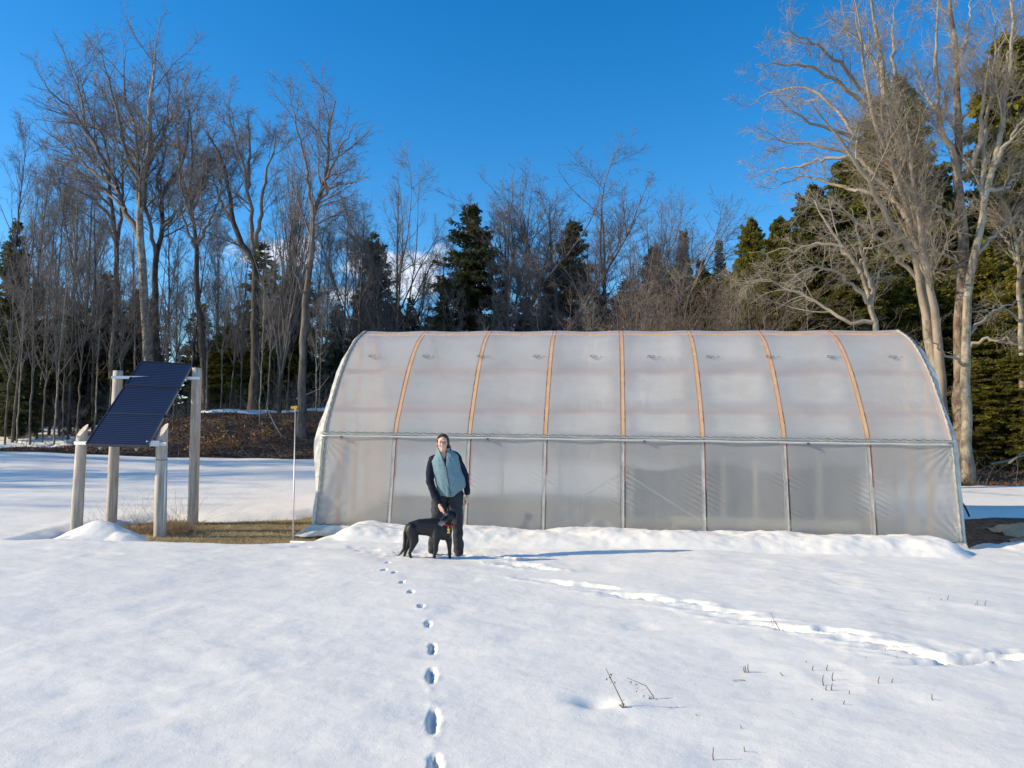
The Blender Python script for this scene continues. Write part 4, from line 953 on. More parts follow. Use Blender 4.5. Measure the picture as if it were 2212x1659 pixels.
bn = empty('bench', world((7.6, 2.0, -.22))); bn.rotation_euler = gh.rotation_euler; tag(bn, 'pale wooden bench board low along the right half inside the greenhouse', 'bench')
mb = MB(); mb.box((0, 0, .36), (3.2, .5, .05)); mb.box((0, -.26, .33), (3.2, .03, .15)); mb.build('top', M['pale_wood'], bn)
for i in range(4):
    mb = MB(); mb.box((-1.5 + 1.0 * i, 0, .16), (.09, .4, .34)); mb.build('leg', M['pale_wood'], bn)
# black hose at the right end
mb = MB(); q0 = P(2064, 1073, 13.6); mb.tube([q0, P(2074, 1080, 13.8), P(2083, 1092, 13.9), P(2089, 1104, 13.9), P(2094, 1116, 13.9)], .016, 8)
tag(mb.build('hose', M['black'], None, True), 'black hose arching out of the right end of the greenhouse', 'hose')

# ------------------------------------------------------------------ solar panels on log posts
sp_ = empty('solar_array', (-6.4, 13.4, -.1)); tag(sp_, 'dark blue solar panels tilted on four weathered log posts', 'solar panels'); SO = Vector(sp_.location)
def logpost(bx, by, tx, ty, Y, slant, wpx):
    b, t = P(bx, by, Y), P(tx, ty, Y); b.z = float(H(b.x, Y)) - .3; r = wpx / F * Y / 2; mb = MB(); n, K = 20, 24; rl = random.Random(bx)
    for k in range(K):
        q = k / (K - 1); c = b.lerp(t, q)
        for j in range(n):
            a = 2 * math.pi * j / n; rr = r * (1.06 - .12 * q) * (1 + .04 * math.sin(a * 3 + q * 5 + bx) + .03 * float(fbm(a * 2, q * 14, 2, bx)))
            z = c.z + (slant * math.sin(a + .6) * r * 2.2 if k == K - 1 else 0)
            mb.v.append((c.x + math.cos(a) * rr - SO.x, c.y + math.sin(a) * rr - SO.y, z - SO.z))
    for k in range(K - 1):
        for j in range(n): a_ = k * n + j; b_ = k * n + (j + 1) % n; mb.f.append((a_, b_, b_ + n, a_ + n))
    mb.f.append(tuple((K - 1) * n + j for j in range(n)))
    o = mb.build('post', M['log'], sp_, True); 
    for p_ in o.data.polygons:
        if len(p_.vertices) > 4: p_.use_smooth = False
    return b, t, r
pA = logpost(163, 1155, 178, 930, 13.25, .55, 23); pB = logpost(345, 1160, 351, 930, 12.75, .6, 24.5)
pC = logpost(239, 1145, 255, 801, 14.0, .0, 21); pD = logpost(417, 1135, 425, 795, 14.2, 0, 21)
def loc(p): return Vector(p) - SO
mb = MB(); mb.beam(loc(P(241, 815, 13.86)), loc(P(432, 817, 14.05)), .03, .05); mb.build('crossbar', M['white_metal'], sp_)
mb = MB(); mb.beam(loc(P(161, 957, 13.12)), loc(P(359, 959, 12.62)), .03, .055); mb.build('crossbar', M['white_metal'], sp_)
BL, BR_, TL, TR = loc(P(186, 959, 12.55)), loc(P(318, 963, 12.45)), loc(P(305, 781, 14.25)), loc(P(415, 787, 14.25))
m = Mat('solar_cells'); m.set(.4, 0, .3); tcu = N(m.n, 'ShaderNodeTexCoord'); sxy = N(m.n, 'ShaderNodeSeparateXYZ'); m.l.new(tcu.outputs['UV'], sxy.inputs[0])
ln = m.math('FRACT', m.math('MULTIPLY', sxy.outputs[1], 46)); lm = m.ramp(ln, [(.0, 1), (.16, .9), (.24, 0), (.94, 0), (1, 1)])
m.col(m.mix(lm, (.005, .009, .030), (.040, .055, .105))); m.bump(lm, .3, .004); M['pv'] = m.m
def bil(u, v): return (BL * (1 - u) + BR_ * u) * (1 - v) + (TL * (1 - u) + TR * u) * v
nrm = (BR_ - BL).cross(TL - BL).normalized()
for (v0, v1) in ((0.0, .335), (.342, .665), (.685, 1.0)):
    me = bpy.data.meshes.new('panel'); q = [bil(0.01, v0 + .004), bil(.99, v0 + .004), bil(.99, v1 - .004), bil(.01, v1 - .004)]
    q = [p + nrm * .004 for p in q]
    me.from_pydata(q + [p - nrm * .035 for p in q], [], [(0, 1, 2, 3), (4, 7, 6, 5), (0, 4, 5, 1), (1, 5, 6, 2), (2, 6, 7, 3), (3, 7, 4, 0)])
    uvl = me.uv_layers.new(name='UVMap'); vals = [(0, v0), (1, v0), (1, v1), (0, v1)] + [(0, v0)] * 20
    for i_, u_ in enumerate(vals): uvl.data[i_].uv = u_
    pn = link('panel', me, M['pv'], sp_)
    mb = MB(); e = [bil(0, v0), bil(1, v0), bil(1, v1), bil(0, v1)]
    for a_, b_ in ((0, 1), (1, 2), (2, 3), (3, 0)): mb.beam(e[a_] - nrm * .012, e[b_] - nrm * .012, .014, .05, nrm)
    mb.build('frame', M['pvframe'] if 'pvframe' in M else simple('panel_frame', (.06, .07, .09), .35, .5), pn)
    mb = MB(); mb.beam(bil(1.012, v0 + .02) - nrm * .01, bil(1.012, v0 + (v1 - v0) * .93) - nrm * .01, .008, .03, nrm); mb.build('edge_strip', M['galv'], pn)
for u in (.2, .8):
    mb = MB(); mb.beam(bil(u, -.01) - nrm * .07, bil(u, 1.0) - nrm * .07, .03, .05, nrm); mb.build('support_rail', M['galv'], sp_)
mb = MB(); mb.beam(loc(P(344, 958, 12.65)), loc(P(316, 958, 12.52)), .02, .09); mb.build('bracket', M['white_metal'], sp_)
b, t, r = pB; mb = MB(); mb.tube([loc(Vector((b.x + r * .86, b.y - r * .55, b.z + .2))), loc(Vector((t.x + r * 1.0, t.y - r * .5, 1.35)))], .016, 8); mb.build('conduit', M['white_metal'], sp_, True)
mb = MB(); mb.tube([loc(P(337, 993, 12.6)), loc(P(350, 994, 12.58)), loc(P(362, 993, 12.6))], .006, 6); mb.build('tie_wire', M['dark_wire'], sp_)

# thin metal pole with a yellow cap
g = G(633, 1160); mb = MB(); pb = P(633, 1161, 12.2); pt = P(638.5, 882, 12.2); O0 = Vector((pb.x, pb.y, pb.z)); rod = empty('pole', O0); tag(rod, 'thin upright metal pole with a yellow tip left of the greenhouse', 'pole')
mb.tube([(0, 0, -.15), (0, 0, .02), tuple(pt - O0)], .0105, 8); mb.build('shaft', M['galv'], rod, True)
mb = MB(); q = pt - O0; mb.box((q.x - .02, q.y, q.z + .015), (.10, .03, .04), Matrix.Rotation(R(-8), 3, 'Y')); mb.tube([(q.x, q.y, q.z - .04), (q.x, q.y, q.z + .03)], .018, 8)
mb.build('cap', simple('yellow_plastic', (.75, .42, .06), .5), rod, bevel=.006)
mb = MB(); a, b = P(628, 1163, 12.2), P(702, 1165, 12.0); a.z = b.z = .0; a.z = float(H(a.x, a.y)) + .03; b.z = float(H(b.x, b.y)) + .05; mb.tube([a, b], .02, 8); tag(mb.build('pipe', M['white_metal'], None, True), 'short white pipe lying on the grass at the greenhouse corner', 'pipe')

# ------------------------------------------------------------------ grass, tufts, weeds, leaves
def blades(name, pts, hmin, hmax, wd, lean, mats, seed, K=3):
    rg = np.random.default_rng(seed); n = len(pts); O = np.array(pts); L = rg.uniform(hmin, hmax, n)
    D = np.stack([rg.normal(0, lean, n), rg.normal(0, lean, n), np.ones(n)], 1)
    a, ar = grow(rg, O, D, L, np.full(n, wd), wd * .3, K, .18, -.12); V, Fc = tubes(a, ar, 3); return mesh_from(name, V, Fc)
rg = np.random.default_rng(8); n = 60000
x = rg.uniform(-8.5, -2.6, n); y = rg.uniform(10.6, 16.5, n); k = (poly_sd(x, y, bareA) < .06) & (fbm(x * 1.3, y * 1.3, 3, 88) > -.5); x, y = x[k], y[k]
M['straw'] = simple('dead_grass', (.58, .43, .23), .8, var=.4, scale=1.3); M['green_straw'] = simple('green_grass', (.33, .29, .12), .8, var=.4, scale=1.5)
gm_ = rg.random(len(x)) < .3
tag(link('grass', blades('grass', np.stack([x, y, H(x, y)], 1)[~gm_], .02, .06, .003, .9, None, 1), M['straw']), 'matted tan and green grass on the bare patch by the log posts', 'grass', None, 'stuff')
tag(link('grass', blades('grass', np.stack([x, y, H(x, y)], 1)[gm_], .02, .05, .003, .9, None, 2), M['green_straw']), 'short green grass showing through the tan patch', 'grass', None, 'stuff')
M['tuft'] = simple('tuft_grass', (.36, .25, .15), .8, var=.35, scale=2)
def tuft(px, py, Y, n, hmin, hmax, rad, lean, label):
    g_ = Vector((base_at(px, Y), Y, 0)); g_.z = float(H(g_.x, g_.y)); rr = np.random.default_rng(px); a = rr.normal(0, rad, (n, 2)) * np.array([1, .6])
    P0 = np.stack([a[:, 0], a[:, 1], np.zeros(n)], 1); o = link('grass_tuft', blades('grass_tuft', P0, hmin, hmax, .0028, lean, None, px, 6), M['tuft']); o.location = g_; tag(o, label, 'grass tuft')
tuft(383, 1150, 13.2, 1500, .12, .34, .20, .7, 'thick tan grass tuft between the two right log posts')
tuft(290, 1150, 13.2, 500, .08, .25, .22, .9, 'flattened brown grass tuft left of the front right log post')
tuft(395, 1140, 13.6, 40, .5, .95, .16, .25, 'tall thin dry stems rising behind the thick grass tuft')
tuft(308, 1150, 13.4, 30, .4, .95, .22, .4, 'tall thin dry stems leaning left of the front right log post')
tuft(225, 1150, 13.4, 8, .3, .6, .10, .15, 'few thin dry stems beside the left rear log post')
# weeds in the snow
M['weed'] = simple('weed', (.16, .12, .09), .8)
def weed(px, py, tx, ty, label, group=None, curl=0, r=.0028, knobs=0):
    g_ = G(px, py, .11); g_.z += .1 - .02; sc_ = g_.y; t_ = P(tx, ty, sc_); o_ = Vector(g_); d = t_ - o_; mid = d * .55 + Vector((curl * .5, .02, curl * .3))
    mb = MB(); mb.tube([(0, 0, -.05), mid * .5, mid, d], [r, r, r * .8, r * .5], 5); rr = random.Random(px)
    for i in range(knobs):
        q = d * rr.uniform(.15, .95); mb.tube([q, q + Vector((rr.uniform(-.03, .03), rr.uniform(-.02, .02), rr.uniform(-.03, .02)))], [.0012, .0012], 4); 
        e = q + Vector((rr.uniform(-.03, .03), 0, rr.uniform(-.03, .0))); mb.tube([e, e + Vector((0, 0, .008))], [.004, .003], 5)
    o = mb.build('weed_stalk', M['weed'], None, True); o.location = g_; tag(o, label, 'weed', group)
cv = lambda a, b: (1061.8 + a * .52, 1176.8 + b * .52)
def wd_(a, b, c, d, *k, **kw): p, q = cv(a, b), cv(c, d); weed(p[0], p[1], q[0], q[1], *k, **kw)
wd_(572, 692, 474, 512, 'longest bare weed stalk leaning left over the small hollow in the snow', knobs=10, r=.0035)
wd_(698, 650, 562, 552, 'bent weed stalk with a hooked tip right of the longest stalk', knobs=8, curl=.06)
wd_(1216, 375, 1158, 280, 'lone leaning weed stalk at the trail of churned snow', knobs=6)
wd_(1092, 578, 998, 562, 'arched weed stalk lying nearly flat on the snow', curl=.03, knobs=3)
gw = 'short dry weed stalk in the snow on the right, %s counted from the left'
lst = [(1830, 238, 1819, 218), (1869, 247, 1870, 222), (1899, 245, 1899, 210), (2018, 262, 2010, 245), (2026, 265, 2018, 230), (2053, 262, 2055, 230), (1648, 458, 1635, 430), (1680, 455, 1677, 436), (1570, 486, 1554, 466),
                   (1307, 496, 1308, 482), (1339, 538, 1336, 502), (1397, 532, 1396, 498), (1382, 588, 1378, 540), (1419, 567, 1419, 530), (1397, 622, 1391, 584), (1418, 612, 1415, 576), (1497, 634, 1487, 606), (1469, 680, 1466, 648),
                   (1330, 666, 1333, 638), (1611, 590, 1611, 548), (1668, 597, 1668, 555), (1846, 670, 1829, 620), (1819, 622, 1816, 606), (1055, 528, 1048, 506), (1062, 528, 1054, 502), (1071, 528, 1065, 494), (1230, 550, 1198, 530), (1903, 528, 1899, 517)]; rk = ranks([a[0] for a in lst])
for i, (a, b, c, d) in enumerate(lst):
    wd_(a, b, c, d, gw % ORD[rk[i]], 'dry stalks on the right of the snow field', r=.0042)
gw = 'thin dry weed stalk near the bottom edge of the snow, %s from the left'
lst = [(868, 732, 849, 702), (887, 738, 884, 720), (1057, 793, 1034, 750), (1119, 836, 1089, 800), (925, 918, 922, 842), (1062, 880, 1049, 838), (182, 651, 171, 640)]; rk = ranks([a[0] for a in lst])
for i, (a, b, c, d) in enumerate(lst):
    wd_(a, b, c, d, gw % ORD[rk[i]], 'dry stalks near the bottom edge', r=.0034)
# fallen leaves on the bank
rg = np.random.default_rng(12); n = 42000
x = np.concatenate([rg.uniform(-18, 0, n), rg.uniform(7.5, 20, n // 2)]); y = np.concatenate([rg.uniform(25.7, 31.0, n), rg.uniform(19.6, 26, n // 2)]); q = poly_sd(x, y, bareC) < .1; x, y = x[q], y[q]; n = len(x)
z = H(x, y); c0 = np.stack([x, y, z + rg.uniform(.01, .05, n)], 1); A = rg.normal(0, 1, (n, 3)); A /= np.linalg.norm(A, axis=1, keepdims=True); B = np.cross(A, rg.normal(0, 1, (n, 3))); B /= np.linalg.norm(B, axis=1, keepdims=True)
s_ = rg.uniform(.02, .048, (n, 1)); V = np.stack([c0 - A * s_, c0 + B * s_ * .5, c0 + A * s_, c0 - B * s_ * .5], 1).reshape(-1, 3)
m = Mat('fallen_leaf'); m.set(.8, 0, .2); wnz = N(m.n, 'ShaderNodeTexNoise', inp={'Scale': 30.0, 'Detail': 2.0}); m.l.new(m.coord('Object'), wnz.inputs['Vector'])
m.col(m.ramp(wnz.outputs[0], [(.3, (.035, .02, .014)), (.5, (.15, .085, .055)), (.7, (.33, .20, .125))])); M['leaf'] = m.m
tag(link('leaf_litter', mesh_from('leaf_litter', V, np.arange(n * 4).reshape(-1, 4)), M['leaf']), 'brown fallen leaves covering the bank and the woods edge', 'leaves', None, 'stuff')
# orange leafy saplings on the bank
def leafy(px, py, Y, label, n=260, h=.9):
    gx_ = base_at(px, Y); root = empty('sapling', (gx_, Y, float(H(gx_, Y)))); tag(root, label, 'sapling'); rr = np.random.default_rng(px)
    O = np.zeros((9, 3)); D = np.stack([rr.normal(0, .5, 9), rr.normal(0, .5, 9), np.ones(9)], 1); a, ar = grow(rr, O, D, rr.uniform(.5, 1.1, 9) * h, np.full(9, .012), .003, 7, .15, .02)
    V, Fc = tubes(a, ar, 4); link('stem', mesh_from('stem', V, Fc), M['twig'], root)
    c = a[rr.integers(0, 9, n), rr.integers(2, 7, n)] + rr.normal(0, .09, (n, 3)); A = rr.normal(0, 1, (n, 3)); A /= np.linalg.norm(A, axis=1, keepdims=True); B = np.cross(A, rr.normal(0, 1, (n, 3))); B /= np.linalg.norm(B, axis=1, keepdims=True)
    s_ = .06; V = np.stack([c - A * s_, c + B * s_ * .5, c + A * s_, c - B * s_ * .5], 1).reshape(-1, 3); link('leaves', mesh_from('leaves', V, np.arange(n * 4).reshape(-1, 4)), simple('dry_leaf', (.50, .22, .07), .8, var=.3), root)
leafy(434, 975, 26.7, 'small sapling with dry orange leaves right of the front right log post', h=1.1); leafy(503, 962, 27.2, 'second small orange-leaved sapling on the bank', n=140, h=.9); leafy(565, 955, 27.6, 'faint orange-leaved sapling at the foot of the bank, nearest the pole', n=110, h=.8)
# fallen branches
def stick(pts, Y, r, label):
    mb = MB(); q = [P(a, b, Y + i * .15) for i, (a, b) in enumerate(pts)]; mb.tube(q, [r * (1 - .7 * i / (len(q) - 1)) for i in range(len(q))], 6); tag(mb.build('fallen_branch', M['twig_pale'], None, True), label, 'branch')
stick([(610, 945), (595, 920), (580, 890), (575, 870)], 27.6, .035, 'fallen branch leaning down the middle of the leafy bank')
stick([(2140, 1003), (2175, 996), (2212, 984), (2250, 978)], 22.5, .05, 'pale fallen branch on the leaves under the hemlocks')
stick([(2180, 1001), (2200, 985), (2215, 972)], 22.3, .04, 'short forked pale branch at the right edge')
stick([(640, 862), (668, 850), (690, 840), (712, 812)], 28.5, .03, 'pale curved branch arching over the top of the bank')
# loose twigs and small stems littering the bank
rg = np.random.default_rng(21); n = 520
x = np.concatenate([rg.uniform(-17.5, -2, n), rg.uniform(8, 20, n // 2)]); y = np.concatenate([rg.uniform(25.9, 31.2, n), rg.uniform(20.4, 26, n // 2)]); n = len(x)
O = np.stack([x, y, H(x, y) + .03], 1); st_ = rg.random(n) < .35; D = np.stack([rg.normal(0, 1, n), rg.normal(0, .7, n), np.where(st_, 2.2, .12)], 1)
a, ar = grow(rg, O, D, rg.uniform(.25, 1.1, n), np.full(n, .009), .003, 5, .18, .0); b, br = spawn(rg, a, ar, n * 2, .3, 1, (25, 60), .5, .6, .003, 4, .12, .0)
tag(link('twig_litter', mesh_from('twig_litter', *cat([tubes(a, ar, 4), tubes(b, br, 3)])), M['twig']), 'thin fallen twigs and bare seedlings scattered over the leafy bank', 'twigs', None, 'stuff')
# crumpled brown tarp in the shaded yard
def tarp(cx, cy, lx, ly, hgt, rot, col, label, seed):
    nx, ny = 90, 50; U, W = np.meshgrid(np.linspace(-1, 1, nx), np.linspace(-1, 1, ny)); r_ = np.sqrt(U ** 2 + W ** 2)
    X = U * lx * (1 + .15 * fbm(U * 2, W * 2, 2, seed)); Y_ = W * ly * (1 + .2 * fbm(U * 2, W * 2, 2, seed + 1)); c, s = math.cos(rot), math.sin(rot); XX = cx + X * c - Y_ * s; YY = cy + X * s + Y_ * c
    Z = H(XX, YY) + hgt * sstep(1.15, .2, np.abs(W)) * sstep(1.1, .6, np.abs(U)) * (1 + .35 * fbm(U * 3, W * 3, 3, seed + 2)) + .05 * np.abs(fbm(U * 6 + W * 3, W * 7, 3, seed + 3)) - .03 * (r_ > 1.2) + .01
    V = np.stack([XX, YY, Z], -1).reshape(-1, 3); i = (np.arange(ny - 1)[:, None] * nx + np.arange(nx - 1)[None, :]).ravel(); Fc = np.stack([i, i + 1, i + nx + 1, i + nx], 1)
    o = link('tarp', mesh_from('tarp', V, Fc, True), simple('tarp%d' % seed, col, .6, var=.25, scale=3, bump=.4, bscale=8)); sm = o.modifiers.new('s', 'SOLIDIFY'); sm.thickness = .01; sm.offset = -1; tag(o, label, 'tarp')
tarp(10.3, 14.3, 1.6, .32, .15, .16, (.62, .40, .22), 'crumpled olive-brown tarp, the rear one in the shaded yard', 3)
tarp(9.5, 13.1, 1.15, .26, .12, .05, (.55, .30, .17), 'crumpled brown tarp lying in front of the olive one', 5)

# ------------------------------------------------------------------ person and dog
def sph(mb, c, r, n=12):
    c = Vector(c); rx, ry, rz = (r, r, r) if isinstance(r, (int, float)) else r; base = len(mb.v); m_ = n // 2
    mb.v.append((c.x, c.y, c.z + rz))
    for i in range(1, m_):
        a = math.pi * i / m_
        for j in range(n):
            b = 2 * math.pi * j / n; mb.v.append((c.x + rx * math.sin(a) * math.cos(b), c.y + ry * math.sin(a) * math.sin(b), c.z + rz * math.cos(a)))
    mb.v.append((c.x, c.y, c.z - rz)); last = len(mb.v) - 1
    for j in range(n):
        mb.f.append((base, base + 1 + j, base + 1 + (j + 1) % n)); mb.f.append((last, last - n + (j + 1) % n, last - n + j))
        for i in range(m_ - 2): a_ = base + 1 + i * n + j; b_ = base + 1 + i * n + (j + 1) % n; mb.f.append((a_, a_ + n, b_ + n, b_))
def limb(mb, pts, step=.3):
    for (p, r), (q, s) in zip(pts[:-1], pts[1:]):
        p, q = Vector(p), Vector(q); rr = r if isinstance(r, tuple) else (r, r, r); s2 = s if isinstance(s, tuple) else (s, s, s)
        n_ = max(2, int((q - p).length / (min(min(rr), min(s2)) * step)))
        for i in range(n_ + 1):
            t = i / n_; sph(mb, p.lerp(q, t), tuple(a * (1 - t) + b * t for a, b in zip(rr, s2)), 12)
def melt(name, mb, voxel, smooth, mat, parent=None, crease=0, cs=(9, 9, 20)):
    me = bpy.data.meshes.new(name + '_raw'); me.from_pydata(mb.v, [], mb.f); me.update(); o = bpy.data.objects.new(name + '_raw', me); COL.objects.link(o)
    rm = o.modifiers.new('r', 'REMESH'); rm.mode = 'VOXEL'; rm.voxel_size = voxel; rm.use_smooth_shade = True
    sm = o.modifiers.new('s', 'SMOOTH'); sm.factor = .5; sm.iterations = smooth
    bpy.context.view_layer.update(); dg = bpy.context.evaluated_depsgraph_get(); me2 = bpy.data.meshes.new_from_object(o.evaluated_get(dg)); bpy.data.objects.remove(o); me2.name = name
    me2.polygons.foreach_set('use_smooth', [True] * len(me2.polygons)); me2.materials.clear()
    if crease:
        n_ = len(me2.vertices); co = np.zeros(n_ * 3); no = np.zeros(n_ * 3); me2.vertices.foreach_get('co', co); me2.vertices.foreach_get('normal', no); co = co.reshape(-1, 3); no = no.reshape(-1, 3)
        f_ = fbm(co[:, 0] * cs[0] + co[:, 1] * cs[1] + co[:, 2] * 3, co[:, 2] * cs[2] + co[:, 0] * 5, 3, 55); f2 = 1 - np.abs(fbm(co[:, 0] * cs[0] * .6 - co[:, 2] * 4, co[:, 2] * cs[2] * .7 + co[:, 1] * 6, 2, 56)) * 2
        co += no * (crease * (f_ * .7 + f2 * .5))[:, None]; me2.vertices.foreach_set('co', co.ravel()); me2.update()
    return link(name, me2, mat, parent)
def fingers(mb, palm, d, side, nrm_, curl=.5, s=1.0, thumb=1):
    """palm centre, direction of the fingers, side = towards the thumb, nrm_ = direction the fingers curl to"""
    palm, d, side, nrm_ = Vector(palm), Vector(d).normalized(), Vector(side).normalized(), Vector(nrm_).normalized()
    limb(mb, [(palm - d * .045 * s, (.024 * s, .020 * s, .026 * s)), (palm + d * .02 * s, (.030 * s, .017 * s, .03 * s))])
    for i, L in enumerate((.070, .080, .074, .058)):
        o = palm + d * .035 * s + side * (.030 - .020 * i) * s; a = d; p = o - d * .02 * s; pts = [(p, .0095 * s)]
        for k, f in enumerate((.42, .32, .26)):
            a = (a + nrm_ * curl * (.35 + .45 * k)).normalized(); p = p + a * (L * f + (.02 if k == 0 else 0)) * s; pts.append((p, (.0092 - .0012 * k) * s))
        limb(mb, pts, .5)
    o = palm + side * .024 * s - d * .02 * s; p1 = o + (side * .7 + d * .6 + nrm_ * .3).normalized() * .035 * s; p2 = p1 + (d + side * .2 + nrm_ * .5).normalized() * .03 * s
    limb(mb, [(o, .013 * s), (p1, .011 * s), (p2, .009 * s)], .5)

PG = P(967, 1190, 10.7); pz = float(H(PG.x, PG.y)) + .09
per = empty('person', (PG.x, PG.y, pz))
m = Mat('skin'); m.set(.5, 0, .35); v = m.coord('Object'); m.col(m.ramp(m.noise(v, 14, 3, .5), [(.3, (.72, .40, .30)), (.7, (.80, .50, .39))])); m.b.inputs['Subsurface Weight'].default_value = .12; m.b.inputs['Subsurface Radius'].default_value = (.02, .008, .005); M['skin'] = m.m
M['fleece'] = simple('teal_fleece', (.20, .305, .335), .95, var=.10, scale=25, bump=.5, bscale=220, spec=.1); M['navy'] = simple('navy_shirt', (.018, .020, .032), .85, var=.25, scale=12, bump=.3, bscale=60, spec=.15)
M['denim'] = simple('grey_jeans', (.05, .052, .058), .85, var=.3, scale=9, bump=.5, bscale=30, spec=.15); M['hair'] = simple('brown_hair', (.055, .030, .020), .5, var=.4, scale=30, coordscale=(1, 1, .15), spec=.4)
HC = Vector((-.064, -.135, 1.525))
mb = MB()
sph(mb, HC + Vector((0, .015, .028)), (.074, .088, .088), 20); limb(mb, [(HC + Vector((0, -.030, -.01)), (.067, .05, .055)), (HC + Vector((.002, -.038, -.062)), (.052, .042, .036))])
sph(mb, HC + Vector((0, -.078, -.095)), (.018, .014, .014)); limb(mb, [(HC + Vector((0, -.082, .005)), .0085), (HC + Vector((0, -.102, -.026)), .0125)]); 
for s in (-1, 1):
    sph(mb, HC + Vector((s * .035, -.066, -.035)), (.020, .018, .018)); sph(mb, HC + Vector((s * .014, -.094, -.03)), .007); sph(mb, HC + Vector((s * .076, .012, -.008)), (.010, .018, .028)); sph(mb, HC + Vector((s * .030, -.076, .028)), (.022, .008, .007))
limb(mb, [(HC + Vector((0, .0, -.07)), .052), (Vector((-.055, -.07, 1.37)), .055)]); limb(mb, [(Vector((-.05, -.10, 1.36)), (.075, .05, .04)), (Vector((-.035, -.137, 1.30)), (.042, .030, .05))])
limb(mb, [((-.055, -.06, 1.36), .06), ((-.03, -.04, 1.15), (.12, .08, .10)), ((.02, .0, .92), (.12, .09, .09))])
limb(mb, [((-.10, 0, .85), .08), ((-.16, -.02, .45), .05), ((-.205, .05, .04), .035)]); limb(mb, [((.10, 0, .85), .08), ((.13, -.05, .45), .05), ((.15, 0, .04), .035)])
limb(mb, [((-.10, -.06, 1.34), .045), ((-.215, -.08, 1.28), .045), ((-.235, -.12, 1.0), .036), ((-.10, -.21, .70), .024), ((-.085, -.225, .675), .024)])
limb(mb, [((.0, -.05, 1.36), .045), ((.115, -.05, 1.34), .045), ((.235, .02, 1.08), .036), ((.268, -.02, .84), .024), ((.270, -.022, .81), .024)])
fingers(mb, (-.068, -.245, .645), (.45, -.15, -.8), (.2, -.9, .2), (.75, .2, -.5), .55)
fingers(mb, (.272, -.03, .765), (-.05, -.1, -1), (-.35, -.9, .0), (-.9, .3, .0), .55)
body = melt('body', mb, .0052, 3, M['skin'], per); 
bpy.data.objects.remove(per) if False else None
tag(per, 'smiling woman in glasses, teal fleece vest and dark jeans, one hand on the dog', 'person')
# hair: cap, sides, tail
mb = MB(); sph(mb, HC + Vector((0, .030, .040)), (.085, .092, .088), 20); limb(mb, [(HC + Vector((-.045, -.028, .080)), (.03, .028, .022)), (HC + Vector((0, -.030, .094)), (.03, .028, .020)), (HC + Vector((.045, -.028, .080)), (.03, .028, .022))]); limb(mb, [(HC + Vector((-.062, .01, .04)), (.024, .045, .04)), (HC + Vector((-.074, .035, -.02)), (.014, .03, .03))]); limb(mb, [(HC + Vector((.064, .01, .04)), (.024, .045, .04)), (HC + Vector((.078, .03, -.03)), (.014, .03, .03))])
limb(mb, [(HC + Vector((.02, .10, .0)), .05), (HC + Vector((.075, .07, -.06)), .032), (HC + Vector((.092, .045, -.105)), .024), (HC + Vector((.080, .04, -.135)), .014)])
melt('hair', mb, .006, 4, M['hair'], per)
mb = MB()
for s in (-1, 1): sph(mb, HC + Vector((s * .031, -.0765, .008)), (.011, .006, .0055))
mb.build('eyes', M['black'], per, True)
mb = MB(); mb.tube([HC + Vector((x, -.0855 + 9 * x * x, -.060 + 7 * x * x)) for x in np.linspace(-.031, .031, 9)], [.003, .006, .0075, .0085, .009, .0085, .0075, .006, .003], 8); mb.build('lips', simple('lips', (.42, .12, .10), .5), per, True)
mb = MB(); mb.tube([HC + Vector((x, -.0925 + 9 * x * x, -.0585 + 7 * x * x)) for x in np.linspace(-.023, .023, 7)], [.002, .004, .005, .0055, .005, .004, .002], 8); mb.build('teeth', simple('teeth', (.8, .77, .7), .3), per, True)
mb = MB()
for s in (-1, 1):
    c = HC + Vector((s * .033, -.098, .004)); mb.tube([c + Vector((math.cos(a) * .027, abs(math.cos(a)) * .003, math.sin(a) * .018)) for a in np.linspace(0, 2 * math.pi, 20)], .0016, 5)
    mb.tube([c + Vector((s * .027, 0, .006)), HC + Vector((s * .076, -.04, .012)), HC + Vector((s * .08, .0, .01))], .0016, 5)
mb.tube([HC + Vector((-.007, -.099, .008)), HC + Vector((0, -.104, .011)), HC + Vector((.007, -.099, .008))], .0016, 5); mb.build('glasses', simple('glasses_frame', (.14, .08, .07), .3, .5), per, True)
# dark shirt with sleeves
mb = MB(); limb(mb, [((-.048, -.065, 1.385), (.078, .060, .03)), ((-.045, -.055, 1.35), (.085, .062, .05))]); limb(mb, [ ((-.04, -.05, 1.25), (.165, .105, .08)), ((.0, -.04, 1.08), (.165, .115, .08)), ((.03, -.01, .90), (.16, .12, .06))])
limb(mb, [((-.13, -.06, 1.325), .05), ((-.205, -.075, 1.285), .064), ((-.238, -.11, 1.13), .060), ((-.235, -.12, 1.0), .053), ((-.175, -.16, .84), .047), ((-.108, -.20, .715), .041)])
limb(mb, [((.03, -.05, 1.37), .05), ((.105, -.05, 1.345), .062), ((.165, -.02, 1.22), .058), ((.228, .015, 1.08), .050), ((.252, .0, .96), .045), ((.266, -.018, .845), .039)])
limb(mb, [((-.112, -.115, 1.375), .024), ((-.075, -.165, 1.30), .022), ((-.028, -.190, 1.225), .022)], .2); limb(mb, [((.002, -.115, 1.40), .022), ((-.012, -.165, 1.31), .020), ((-.022, -.190, 1.225), .022)], .2)
melt('shirt', mb, .008, 4, M['navy'], per, .011, (8, 8, 15))
